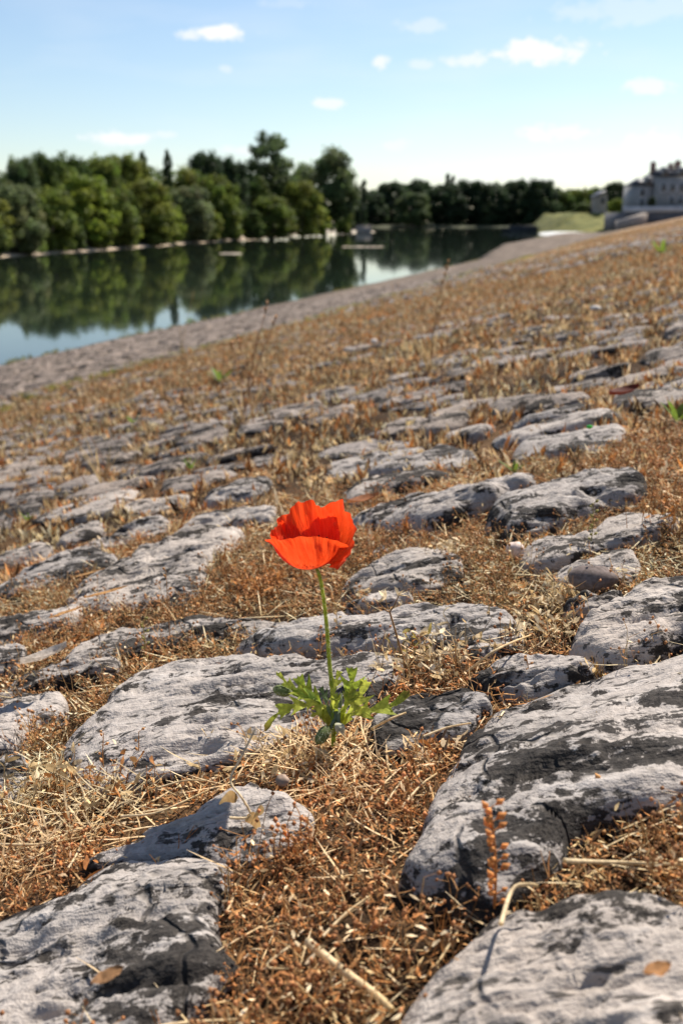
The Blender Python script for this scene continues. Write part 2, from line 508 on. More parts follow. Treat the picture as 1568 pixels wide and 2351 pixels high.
# ------------------------------------------------------------------ river and land
def grid_mesh(name, xs, ys, zf, colf=None, smooth=True):
    X, Y = np.meshgrid(xs, ys)
    Z = zf(X, Y)
    V = np.stack([X, Y, Z], -1).reshape(-1, 3)
    nx, ny = len(xs), len(ys)
    i = (np.arange(ny - 1)[:, None] * nx + np.arange(nx - 1)[None]).ravel()
    Q = np.stack([i, i + 1, i + 1 + nx, i + nx], 1)
    return mesh_np(name, V, Q, colf(X, Y).reshape(-1, 3) if colf else None, smooth)

river = link('river', grid_mesh('river', np.linspace(-900, 900, 40), np.linspace(-120, 1800, 40), lambda x, y: x * 0.0), M_WATER)
tag(river, 'calm dark green river reflecting the trees of the far bank', 'river', kind='structure')

# bed of everything, out to the horizon
ground = link('ground', grid_mesh('ground', np.linspace(-5000, 5000, 12), np.linspace(-3000, 5500, 12), lambda x, y: x * 0 - 4.0), M_LAND)
tag(ground, 'flat land and river bed reaching out to the horizon', 'ground', kind='structure')

def shore_x(y): return np.where(y < 190, -30 + .13 * (y - 90), -17 + .13 * (y - 190) - .0006 * (y - 190) ** 2)
def island_z(x, y):
    w = shore_x(y) + 1.2 * fbm(y / 9, x * 0, 3, 3)
    return np.clip((w - x) * .16, -.8, .55) + np.clip((w - 5 - x) * .05, 0, 1.0) + .08 * fbm(x / 2, y / 2, 4, 2)
def island_c(x, y):
    w = shore_x(y)
    k = sstep(2.4, 4.2, (w - x) + 2.0 * fbm(x / 5, y / 5, 8, 3))[..., None]
    return np.array([.46, .37, .27]) * (1 - k) + np.array([.07, .075, .025]) * k
M_SHORE = mat_plant('island_shore', .0, .95)
isl = link('wooded_island', grid_mesh('wooded_island', np.concatenate([np.linspace(-160, -50, 20), np.linspace(-48, -5, 90)]), np.linspace(20, 290, 200), island_z, island_c), M_SHORE)
tag(isl, 'wooded far shore with a pale strip of sand at the water', 'shore', kind='structure')

def farland_z(x, y): return np.clip((y - 640 - 5 * fbm(x / 40, x * 0, 9, 3) - .0 * x) * .12, -1, 1.2)
fl = link('far_shore', grid_mesh('far_shore', np.linspace(-900, 1200, 140), np.concatenate([np.linspace(615, 670, 24), np.linspace(690, 1900, 12)]), farland_z), M_LAND)
tag(fl, 'dark low shore under the distant trees', 'shore', kind='structure')

def bank_mesh():
    def axis(segs):
        out = []
        for a, b_, n in segs: out.append(np.linspace(a, b_, n, endpoint=False))
        return np.concatenate(out + [[segs[-1][1]]])
    t = axis([(-25, -1, 12), (-1, .25, 10), (.25, 1.6, 120), (1.6, 4, 70), (4, 12, 70), (12, 40, 60), (40, 84, 40), (84, 98, 16), (98, 145, 16), (145, 151, 10), (151, 300, 30)])
    s = axis([(-24, -15, 14), (-15, -5, 44), (-5, -1.2, 50), (-1.2, .9, 125), (.9, 3, 36), (3, 17, 30), (17, 90, 6)])
    Sg, Tg = np.meshgrid(s, t)
    Z = bank_st(Sg, Tg)
    X, Y = xy_of(Sg, Tg)
    near = 1 - sstep(3, 8, Tg)
    Z = Z + near * (.012 * fbm(X * 9, Y * 9, 21, 3) + .006 * fbm(X * 40, Y * 40, 22, 2)) - .006
    # colour of earth, dead grass and worn grey paving
    n1 = fbm(X / .35, Y / .35, 31, 4); n2 = fbm(Sg / 1.6, Tg / 5, 32, 4); n3 = fbm(Sg / .5, Tg / 2.5, 33, 3)
    soil = np.array([.060, .038, .022]); soil2 = np.array([.150, .092, .048])
    c = soil + (soil2 - soil) * sstep(-.3, .4, n1)[..., None]
    straw = np.array([.38, .27, .155]); rust = np.array([.27, .155, .085]); grey = np.array([.25, .21, .18]); gdk = np.array([.15, .125, .11])
    far = straw + (rust - straw) * sstep(-.35, .35, n2)[..., None]
    gr = gdk + (grey - gdk) * sstep(-.3, .35, n3)[..., None]
    k = sstep(-.15, .15, n2 + .35 * n3 - .02)[..., None] * .55
    far = far * (1 - k) + gr * k
    low = 1 - sstep(-4.6 , -3.6, Sg + .8 * n2)                      # washed bare towards the water
    far = far * (1 - low[..., None]) + gr * low[..., None]
    strip = np.exp(-((Sg + 4.1 + .5 * n2) / .28) ** 2) * sstep(-.25, .1, n3 + .1) * .8
    far = far * (1 - strip[..., None]) + np.array([.30, .25, .07]) * strip[..., None]
    w = sstep(14, 24, Tg)[..., None]
    wl = np.maximum(w, low[..., None] * sstep(3, 5, Tg)[..., None] * .7)
    c = c * (1 - wl) + far * wl
    wet = (1 - sstep(.02, .16, Z + .06 * n3 + .05 * n2)) * sstep(4, 8, Tg)
    c = c * (1 - .6 * wet[..., None])
    V = np.stack([X, Y, Z], -1).reshape(-1, 3)
    ns, ntt = len(s), len(t)
    i = (np.arange(ntt - 1)[:, None] * ns + np.arange(ns - 1)[None]).ravel()
    Q = np.stack([i, i + 1, i + 1 + ns, i + ns], 1)
    return mesh_np('embankment', V, Q, c.reshape(-1, 3), True)
bank = link('embankment', bank_mesh(), M_BANK)
tag(bank, 'sloping river embankment paved with worn limestone blocks and dry weeds', 'embankment', kind='structure')

# ------------------------------------------------------------------ paving stones
HERO = [   # outlines of the nearest stones
 [(213,2515),(242,2471),(308,2420),(359,2369),(367,2332),(469,2266),(557,2237),(733,2211),(953,2195),(1100,2185),(1250,2180),(1330,2200),(1365,2245),(1340,2290),(1270,2330),(1200,2360),(1130,2390),(1050,2420),(990,2445),(880,2475),(807,2508),(733,2537),(660,2560),(513,2600),(410,2612),(308,2610),(220,2596)],
 [(865,2625),(917,2647),(1012,2691),(1071,2706),(1041,2757),(953,2809),(902,2831),(800,2850),(700,2842),(600,2838),(528,2845),(400,2870),(279,2890),(300,2860),(381,2838),(469,2787),(557,2765),(630,2743),(660,2706),(777,2655)],
 [(-60,3100),(95,3029),(220,2977),(315,2911),(381,2882),(528,2849),(675,2838),(763,2860),(799,2897),(777,2933),(748,2992),(733,3043),(733,3117),(755,3168),(800,3205),(733,3256),(704,3300),(645,3351),(600,3403),(560,3456),(500,3560),(-200,3560),(-200,3200)],
 [(-40,2354),(44,2332),(110,2321),(183,2321),(227,2339),(227,2376),(183,2405),(130,2420),(80,2450),(44,2508),(-40,2530)],
 [(-60,2545),(0,2545),(60,2535),(95,2560),(100,2610),(80,2640),(55,2690),(20,2710),(-60,2715)],
 [(-40,2320),(0,2310),(73,2266),(147,2237),(235,2222),(352,2211),(410,2215),(367,2251),(242,2273),(147,2281),(44,2325),(-30,2335)],
 [(1599,2436),(1658,2369),(1725,2340),(1776,2325),(1887,2288),(2019,2244),(2108,2215),(2305,2170),(2420,2150),(2420,2660),(2305,2671),(2255,2708),(2108,2716),(2034,2730),(1960,2752),(1909,2789),(1894,2863),(1850,2907),(1798,2951),(1739,2996),(1695,3025),(1621,3040),(1562,3010),(1504,2981),(1423,2966),(1356,2929),(1364,2907),(1400,2841),(1445,2789),(1459,2730),(1504,2642),(1548,2517),(1562,2472)],
 [(1290,3456),(1319,3408),(1371,3334),(1459,3261),(1533,3209),(1592,3150),(1651,3099),(1739,3080),(1813,3077),(1872,3047),(1960,3018),(2071,3010),(2181,3018),(2305,3040),(2420,3060),(2420,3600),(1200,3600),(1240,3500)],
 [(1283,2377),(1393,2325),(1481,2314),(1577,2314),(1651,2325),(1665,2355),(1621,2369),(1592,2410),(1540,2440),(1440,2460),(1340,2480),(1260,2480),(1250,2420)],
 [(1585,2274),(1680,2222),(1783,2200),(1887,2204),(2012,2207),(2026,2229),(1975,2252),(1872,2281),(1783,2310),(1739,2303),(1665,2303),(1607,2288)],
 [(880,2130),(980,2095),(1100,2075),(1275,2044),(1393,2022),(1518,2011),(1629,2018),(1710,2037),(1739,2066),(1783,2103),(1754,2140),(1695,2169),(1600,2185),(1500,2175),(1371,2150),(1260,2160),(1150,2165),(1000,2175),(880,2185),(800,2170),(820,2145)],
 [(1887,2184),(1946,2125),(2019,2073),(2115,2014),(2196,1985),(2305,1970),(2420,1955),(2420,2120),(2305,2132),(2218,2169),(2108,2199),(2034,2210),(1960,2195)],
 [(1150,1948),(1224,1911),(1334,1875),(1430,1845),(1496,1841),(1548,1860),(1562,1897),(1518,1926),(1474,1948),(1393,1978),(1334,1965),(1238,1978),(1165,1985)],
 [(1636,1735),(1695,1713),(1798,1690),(1857,1654),(1960,1624),(2071,1606),(2174,1609),(2192,1632),(2167,1668),(2071,1690),(1923,1742),(1813,1786),(1725,1801),(1673,1779)],
 [(1179,1742),(1297,1705),(1393,1676),(1467,1672),(1548,1654),(1666,1624),(1761,1609),(1806,1624),(1783,1661),(1710,1676),(1666,1712),(1592,1727),(1518,1757),(1430,1771),(1297,1764),(1209,1757)],
 [(1754,1882),(1791,1830),(1887,1816),(1982,1779),(2108,1720),(2211,1716),(2284,1735),(2255,1771),(2167,1801),(2034,1830),(1887,1882),(1798,1897)],
 [(1857,1911),(1960,1889),(2034,1867),(2108,1845),(2144,1852),(2174,1889),(2137,1926),(2071,1948),(1975,1956),(1887,1941)],
 [(1887,2051),(1953,2014),(2034,2000),(2108,1996),(2093,2014),(2019,2044),(1946,2062)],
 [(235,1989),(279,1945),(367,1909),(469,1865),(550,1828),(631,1799),(733,1777),(814,1784),(792,1828),(700,1880),(690,1930),(667,1985),(600,2015),(440,2030),(330,2035),(242,2015)],
 [(-60,2110),(0,2090),(110,2063),(242,2040),(293,2055),(242,2090),(132,2121),(73,2136),(-60,2165)],
 [(191,2220),(242,2173),(367,2121),(513,2092),(660,2055),(733,2048),(909,2063),(1019,2066),(1027,2085),(880,2110),(733,2121),(587,2143),(440,2180),(293,2202),(205,2231)],
 [(-50,2178),(59,2156),(95,2173),(81,2224),(-50,2256)],
 [(-40,1975),(110,1916),(242,1872),(352,1850),(410,1879),(352,1909),(220,1945),(110,1975),(-40,2000)],
 [(-40,1887),(73,1843),(147,1828),(183,1850),(110,1879),(0,1916)],
 [(264,1843),(323,1813),(440,1769),(543,1740),(587,1747),(543,1777),(410,1813),(308,1850)],
 [(592,1785),(631,1755),(733,1711),(843,1696),(931,1696),(939,1740),(843,1762),(733,1768),(631,1788)],
 [(176,1821),(242,1784),(315,1762),(367,1777),(308,1806),(220,1828)],
 [(675,1681),(763,1637),(880,1593),(931,1608),(880,1659),(770,1681),(704,1700)],
 [(1160,2030),(1240,1992),(1330,1985),(1400,1990),(1380,2005),(1270,2030),(1180,2045)],
]
WEEDS = [  # patches without stones
 [(690,1900),(820,1800),(1000,1790),(1160,1850),(1140,1960),(1150,2040),(1020,2055),(740,2040),(680,2000)],
 [(1570,1900),(1700,1870),(1850,1930),(1900,2000),(1880,2050),(1950,2080),(1880,2170),(1800,2110),(1720,2030),(1560,1990)],
 [(2200,1780),(2330,1760),(2330,1950),(2230,1965)],
 [(-60,2240),(2400,2190),(2400,3700),(-300,3700)],
]
def unproj(poly, dz): return np.array([hit(x, y, dz)[:2] for x, y in poly])
hero_xy = [unproj(p, .014) for p in HERO]
weed_xy = [unproj([(np.clip(x, -400, 2700), min(y, 3690)) for x, y in p], .0) for p in WEEDS]

def inside(poly, x, y):
    r = np.zeros(np.shape(x), bool)
    n = len(poly)
    for i in range(n):
        x0, y0 = poly[i]; x1, y1 = poly[(i + 1) % n]
        if y0 == y1: continue
        c = ((y0 > y) != (y1 > y)) & (x < (x1 - x0) * (y - y0) / (y1 - y0) + x0)
        r ^= c
    return r

def in_view(x, y, m=.12, z=None):
    """roughly inside the picture's wedge"""
    return (np.abs(x) < .36 * y + .25 + m * y) & (y > .2)

# seeds of the paving, in rows running up the slope
seeds = []
rs = random.Random(11)
ROW = rad(6)
def rows(t0, t1, dt, ds):
    cr, sr = math.cos(ROW), math.sin(ROW)
    k = 0; t = t0 - 2
    while t < t1 + 2:
        a = -14 + (k % 2) * ds * .5 + rs.uniform(-.04, .04)
        while a < 16:
            aa = a + rs.uniform(-.30, .30) * ds; bb = t + rs.uniform(-.26, .26) * dt
            x, y = aa * cr - bb * sr, aa * sr + bb * cr
            a += ds * rs.choice((.7, 1, 1, 1.35))
            if not (t0 <= y < t1): continue
            s_, t_ = st_of(x, y)
            if -13.7 < s_ < 9 and in_view(x, y): seeds.append((x, y, 0))
        t += dt; k += 1
rows(.2, 1.9, .135, .30)
rows(1.92, 8, .125, .27)
rows(8.03, 30, .23, .42)
obst = []
for P in hero_xy + weed_xy:
    lo = P.min(0); hi = P.max(0); stp = .035
    gx, gy = np.meshgrid(np.arange(lo[0], hi[0], stp), np.arange(lo[1], hi[1], stp))
    ok = inside(P, gx, gy)
    obst.append(np.stack([gx[ok], gy[ok]], 1))
    obst.append(P)
obst = np.concatenate(obst)
sx = np.array([(a, b_) for a, b_, _ in seeds])
blocked = np.zeros(len(sx), bool)
for P in hero_xy + weed_xy: blocked |= inside(P, sx[:, 0], sx[:, 1])
# keep a seed only when it is not crowded by a traced stone
od = np.full(len(sx), 9.0)
nearm = sx[:, 1] < 2.5
od[nearm] = np.sqrt(((sx[nearm][:, None] - obst[None]) ** 2).sum(-1)).min(1)
keep = ~blocked & (od > .045)
sx = sx[keep]
allp = np.concatenate([sx, obst[obst[:, 1] < 3]])
cellsz = .5
gridh = {}
for i, (x, y) in enumerate(allp): gridh.setdefault((int(x // cellsz), int(y // cellsz)), []).append(i)

def voronoi_cell(i, R):
    px, py = allp[i]
    poly = [(px - R, py - R), (px + R, py - R), (px + R, py + R), (px - R, py + R)]
    gx, gy = int(px // cellsz), int(py // cellsz)
    nb = []
    for a in (-1, 0, 1):
        for b_ in (-1, 0, 1):
            for j in gridh.get((gx + a, gy + b_), ()):
                if j != i:
                    d = (allp[j][0] - px) ** 2 + (allp[j][1] - py) ** 2
                    if d < (2 * R) ** 2: nb.append((d, j))
    nb.sort()
    for d, j in nb[:26]:
        qx, qy = allp[j]; mx, my = (px + qx) / 2, (py + qy) / 2; nx, ny = qx - px, qy - py
        new = []; m = len(poly)
        for k in range(m):
            ax, ay = poly[k]; bx, by = poly[(k + 1) % m]
            da = (ax - mx) * nx + (ay - my) * ny; db = (bx - mx) * nx + (by - my) * ny
            if da <= 0: new.append((ax, ay))
            if (da < 0) != (db < 0) and da != db:
                f = da / (da - db); new.append((ax + (bx - ax) * f, ay + (by - ay) * f))
        poly = new
        if len(poly) < 3: return None
    return np.array(poly)

def area_c(P):
    x, y = P[:, 0], P[:, 1]; x1, y1 = np.roll(x, -1), np.roll(y, -1)
    cr = x * y1 - x1 * y; a = cr.sum() / 2
    if abs(a) < 1e-9: return 0, P.mean(0)
    return a, np.array([((x + x1) * cr).sum() / (6 * a), ((y + y1) * cr).sum() / (6 * a)])

def chaikin(P, n=2):
    for _ in range(n):
        Q = np.roll(P, -1, 0)
        P = np.stack([P * .75 + Q * .25, P * .25 + Q * .75], 1).reshape(-1, 2)
    return P

def resample(P, n):
    Q = np.concatenate([P, P[:1]]); d = np.linalg.norm(np.diff(Q, axis=0), axis=1); c = np.concatenate([[0], np.cumsum(d)])
    u = np.arange(n) / n * c[-1]
    return np.stack([np.interp(u, c, Q[:, 0]), np.interp(u, c, Q[:, 1])], 1)

def kernel(P):
    """a point that sees the whole outline (best found)"""
    a, c = area_c(P)
    sg = 1 if a > 0 else -1
    E = np.roll(P, -1, 0) - P; ln = np.linalg.norm(E, axis=1) + 1e-9
    lo, hi = P.min(0), P.max(0)
    g = np.stack(np.meshgrid(np.linspace(lo[0], hi[0], 25), np.linspace(lo[1], hi[1], 25)), -1).reshape(-1, 2)
    D = sg * (E[None, :, 0] * (g[:, None, 1] - P[None, :, 1]) - E[None, :, 1] * (g[:, None, 0] - P[None, :, 0])) / ln
    sc = D.min(1) - .15 * np.linalg.norm(g - c, axis=1)
    return g[sc.argmax()]

def stone_arrays(P, nseg, nring, h, seed, detail=1, ctr=None):
    rr = random.Random(seed)
    a, _ = area_c(P)
    if a < 0: P = P[::-1]
    B = resample(P, nseg)
    C = kernel(B) if ctr is None else ctr
    size = math.sqrt(abs(a))
    # rough edge
    off = B - C
    wob = fbm(B[:, 0] * 16 + seed, B[:, 1] * 16, seed, 3) * (.11 if detail else .16)
    B = C + off * (1 + wob[:, None])
    u = np.linspace(0, 1, nring + 1)[1:]
    k = np.sin(u * np.pi / 2) ** .8                        # rings, dense at the edge
    th_ = np.arange(nseg) / nseg * 2 * np.pi
    ex = np.clip(9 + 16 * fbm(np.cos(th_) * 1.7 + seed, np.sin(th_) * 1.7, 48, 3), 3.0, 18)       # some edges worn, some abrupt
    prof = h * np.clip(1 - k[:, None] ** ex[None], 0, 1) ** .6
    K = np.concatenate([[0.0], k, [1.015, 1.03]])
    Z = np.concatenate([np.full((1, nseg), h), prof, np.full((1, nseg), -.022), np.full((1, nseg), -.06)])
    X = C[0] + K[:, None] * (B[:, 0] - C[0])[None]; Y = C[1] + K[:, None] * (B[:, 1] - C[1])[None]
    gz = bankz(X, Y)
    tx, ty = rr.uniform(-.06, .06), rr.uniform(-.05, .07)
    top = np.clip(Z / h, 0, 1)
    Zz = gz + Z + top * ((X - C[0]) * tx + (Y - C[1]) * ty)
    cg, sg = math.cos(GRAIN), math.sin(GRAIN)
    ga, gb = X * cg + Y * sg, -X * sg + Y * cg
    so = seed * 3.7
    Zz = Zz + top * .015 * fbm(X * 7 + so, Y * 7, 41, 2) * min(1, size / .15)
    if detail:
        g = fbm(ga * 11 + so, gb * 44, 42, 4, .6)
        pits = -np.clip(g - .10, 0, 1) * .022
        lay = fbm(ga * 5 + so, gb * 17, 46, 2); lay = (np.floor(lay * 9) + sstep(.55, 1, lay * 9 - np.floor(lay * 9))) / 9 * .010   # worn bedding steps
        Zz = Zz + top * (pits + lay + 0.0035 * fbm(ga * 25, gb * 85 + so, 43, 3) + .0035 * fbm(X * 48, Y * 48, 44, 3) + .0022 * fbm(X * 170, Y * 170, 45, 2))
    V = np.stack([X, Y, Zz], -1)
    V = np.concatenate([V[0, :1], V[1:].reshape(-1, 3)])
    nr = len(K) - 1
    T = [(0, 1 + j, 1 + (j + 1) % nseg) for j in range(nseg)]
    i = np.arange(nr - 1)[:, None] * nseg + 1; j = np.arange(nseg)[None]
    j1 = (j + 1) % nseg
    Q = np.stack(np.broadcast_arrays(i + j, i + nseg + j, i + nseg + j1, i + j1), -1).reshape(-1, 4)
    return V, np.array(T), Q, C

stone_polys = []        # everything that covers the earth
parts = 0
for i, P in enumerate(hero_xy):
    P = chaikin(P, 1)
    c_ = P.mean(0); P = c_ + (P - c_) * 1.03
    stone_polys.append(P)
    a, _ = area_c(P); size = math.sqrt(abs(a))
    big = HERO[i][0][1] > 2150 or size > .12
    h = {0: .015, 1: .016, 2: .018, 6: .018, 7: .020, 11: .028, 13: .034, 14: .026}.get(i, .017)
    V, T, Q, C = stone_arrays(P, 130 if big else 72, 42 if big else 20, h, i + 1, 1)
    c0 = np.array([C[0], C[1], float(bankz(*C))])
    link('paving_stone', mesh_np('paving_stone', V - c0, [T, Q], None, True), M_STONE, bank, c0)
    parts += 1

cells = []
for i in range(len(sx)):
    near = sx[i][1] < 8
    P = voronoi_cell(i, .24 if near else .40)
    if P is None or len(P) < 3: continue
    a, c = area_c(P)
    s_, t_ = st_of(*c)
    if sx[i][1] > 1.15 and s_ > -4.0 and float(fbm(np.array([c[0] / .55]), np.array([c[1] / .4]), 51, 2)[0]) > (.16 if c[1] < 1.7 else .12 if c[1] < 2.6 else .03 if s_ < -2 else -.03) and rs.random() < .85: continue
    if float(bankz(*c)) < .09: continue
    if abs(a) < .004: continue
    cells.append((sx[i][1], i, P, c, abs(a)))
cells.sort(key=lambda q: q[0])
mass = MB(); lowm = MB()
for y, i, P, c, a in cells:
    size = math.sqrt(a)
    s_, t_ = st_of(*c)
    joint = rs.uniform(.012, .034)
    P = c + (P - c) * (1 - joint / (size * .5))
    P = chaikin(P, 2)
    if y < 10: stone_polys.append(P)
    hh = (rs.uniform(.008, .030) if y < 1.8 else rs.uniform(.004, .020) if y < 3 else rs.uniform(.001, .014)) if s_ > -4 else rs.uniform(.010, .030)
    if parts < 292:
        V, T, Q, C = stone_arrays(P, 44 if y < 1.6 else 30, 13 if y < 1.6 else 9, hh, 100 + i, 1, c)
        c0 = np.array([C[0], C[1], float(bankz(*C))])
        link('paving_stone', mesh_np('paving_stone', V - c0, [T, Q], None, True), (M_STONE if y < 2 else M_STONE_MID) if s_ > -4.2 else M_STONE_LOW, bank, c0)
        parts += 1
    else:
        n = 16 if y < 7 else 11
        V, T, Q, C = stone_arrays(P, n, 5 if y < 7 else 3, hh, 100 + i, 0, c)
        V[:, 2] += .010 * fbm(V[:, 0] * 30, V[:, 1] * 30, 47, 2)
        (mass if s_ > -4.2 + rs.uniform(-.3, .3) else lowm).add(V, T, Q)
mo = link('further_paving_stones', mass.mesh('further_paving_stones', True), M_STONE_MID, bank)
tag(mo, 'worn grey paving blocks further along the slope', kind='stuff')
mo = link('silted_paving_stones', lowm.mesh('silted_paving_stones', True), M_STONE_LOW, bank)
tag(mo, 'duller grey-brown paving blocks washed by the river', kind='stuff')

# ------------------------------------------------------------------ trees
def crown_proto(name, seed, kind):
    """unit-height crown made of leaf-sized faces round many limbs' ends"""
    r = np.random.default_rng(seed)
    lob = []
    if kind == 'willow':       # broad, leafy to the ground
        for _ in range(95):
            z = r.uniform(.05, .93); w = .5 * (1 - ((z - .42) / .60) ** 2) ** .6
            a = r.random() * 6.283; q = math.sqrt(r.uniform(.25, 1)) * w * .8
            lob.append((q * math.cos(a), q * math.sin(a), z, r.uniform(.075, .14)))
        n, ls, droop = 13000, .026, .8
    elif kind == 'round':
        for _ in range(85):
            z = r.uniform(.10, .92); w = .42 * max(.05, 1 - ((z - .52) / .50) ** 2) ** .5
            a = r.random() * 6.283; q = math.sqrt(r.uniform(.2, 1)) * w * .85
            lob.append((q * math.cos(a), q * math.sin(a), z, r.uniform(.08, .14)))
        n, ls, droop = 12000, .024, .2
    elif kind == 'airy':       # loose tall crown with gaps
        for _ in range(90):
            z = r.uniform(.16, .95); w = .24 * max(.12, 1 - ((z - .58) / .46) ** 2) ** .55
            a = r.random() * 6.283; q = math.sqrt(r.uniform(.1, 1)) * w
            lob.append((q * math.cos(a), q * math.sin(a), z, r.uniform(.05, .085)))
        n, ls, droop = 8500, .018, .2
    elif kind == 'slender':
        for _ in range(34):
            z = r.uniform(.08, .97); w = .085 * math.sin(math.pi * min(1, z * .9 + .08)) ** .7
            a = r.random() * 6.283; q = w * r.uniform(.2, .9)
            lob.append((q * math.cos(a), q * math.sin(a), z, r.uniform(.035, .06)))
        n, ls, droop = 5000, .018, -.6
    else:                      # conifer: tiers narrowing to a spike
        for k in range(60):
            z = .12 + .86 * (k / 60); w = .24 * (1 - z) ** .7 + .02
            for _ in range(2):
                a = r.random() * 6.283; q = w * r.uniform(.3, 1)
                lob.append((q * math.cos(a), q * math.sin(a), z, .025 + .05 * (1 - z)))
        n, ls, droop = 8000, .019, .3
    lob = np.array(lob)
    pw = lob[:, 3] ** 2; pw /= pw.sum()
    li = r.choice(len(lob), n, p=pw)
    d = r.normal(size=(n, 3)); d /= np.linalg.norm(d, axis=1)[:, None]
    d[:, 2] = np.where(d[:, 2] < -.3, d[:, 2] * .6, d[:, 2])
    rad_ = lob[li, 3] * (r.random(n) ** .35) * (1 + .25 * r.normal(size=n) * .5)
    P = lob[li, :3] + d * rad_[:, None]
    P[:, 2] = np.maximum(P[:, 2], .015)
    nrm = d + .55 * r.normal(size=(n, 3)); nrm /= np.linalg.norm(nrm, axis=1)[:, None]
    lg = r.normal(size=(n, 3)) * .7 + np.array([0, 0, -droop])
    lg -= (lg * nrm).sum(1)[:, None] * nrm; lg /= np.linalg.norm(lg, axis=1)[:, None] + 1e-9
    sd_ = np.cross(nrm, lg)
    L_ = ls * r.uniform(.7, 1.5, n)[:, None]; W_ = ls * r.uniform(.4, .75, n)[:, None]
    V = np.stack([P - lg * L_, P + sd_ * W_, P + lg * L_, P - sd_ * W_], 1).reshape(-1, 3)
    Q = np.arange(n * 4).reshape(-1, 4)
    lobv = r.uniform(.7, 1.3, (len(lob), 1)) * np.array([[1, 1, 1]]) * (1 + .05 * r.normal(size=(len(lob), 3)))
    leaf = r.uniform(.75, 1.25, (n, 1))
    c = np.repeat(lobv[li] * leaf, 4, 0)
    me = mesh_np(name, V, Q, c)
    return me, lob

def trunk_proto(name, lob, seed, kind):
    r = random.Random(seed); m = MB()
    top = .85 if kind in ('slender', 'conifer') else .5
    r0 = .022 if kind != 'willow' else .03
    m.tube([(0, 0, -.04), (.006, .004, top * .3), (-.008, .006, top * .65), (0, 0, top)], [r0 * 1.3, r0, r0 * .7, r0 * .2], n=7, col=(1, 1, 1))
    for k in range(12):
        l = lob[r.randrange(len(lob))]
        z0 = max(.08, min(top * .9, l[2] * r.uniform(.45, .75)))
        mid = np.array([l[0] * .5, l[1] * .5, (z0 + l[2]) / 2 + .02])
        m.tube([(0, 0, z0), mid, l[:3]], [r0 * .45, r0 * .3, r0 * .08], n=5)
    return m.mesh(name, True)

PROTO = {}
def get_proto(kind, v):
    if (kind, v) not in PROTO:
        me, lob = crown_proto(f'{kind}_crown', 900 + v * 31 + hash(kind) % 1 + len(kind) * 7, kind)
        PROTO[(kind, v)] = (me, trunk_proto(f'{kind}_trunk', lob, v + 5, kind))
    return PROTO[(kind, v)]

def leaf_mat(key, c):
    m = mat_plant('leaves_' + key, .50, .65, c); return m
LM = {k: leaf_mat(k, c) for k, c in dict(
    willow=(.140, .185, .036), olive=(.175, .205, .038), silver=(.165, .200, .085), deep=(.085, .125, .030), bright=(.19, .25, .036),
    dark=(.040, .066, .028), spruce=(.060, .088, .030), poplar=(.100, .140, .054)).items()}

def tree(kind, v, x, y, z, h, w, mat, label, name='tree', group=None, yaw=None):
    ct, tr = get_proto(kind, v)
    unit = {'willow': .98, 'round': .86, 'airy': .56, 'slender': .22, 'conifer': .46}[kind]
    root = empty(name, (x, y, z), label, 'tree', group)
    root.rotation_euler.z = random.random() * 6.28 if yaw is None else yaw
    root.scale = (w / unit, w / unit, h)
    co = link('crown', ct, None, root)
    if not ct.materials: ct.materials.append(LM[mat])
    co.material_slots[0].link = 'OBJECT'; co.material_slots[0].material = LM[mat]
    link('trunk', tr, M_BARK, root)
    return root

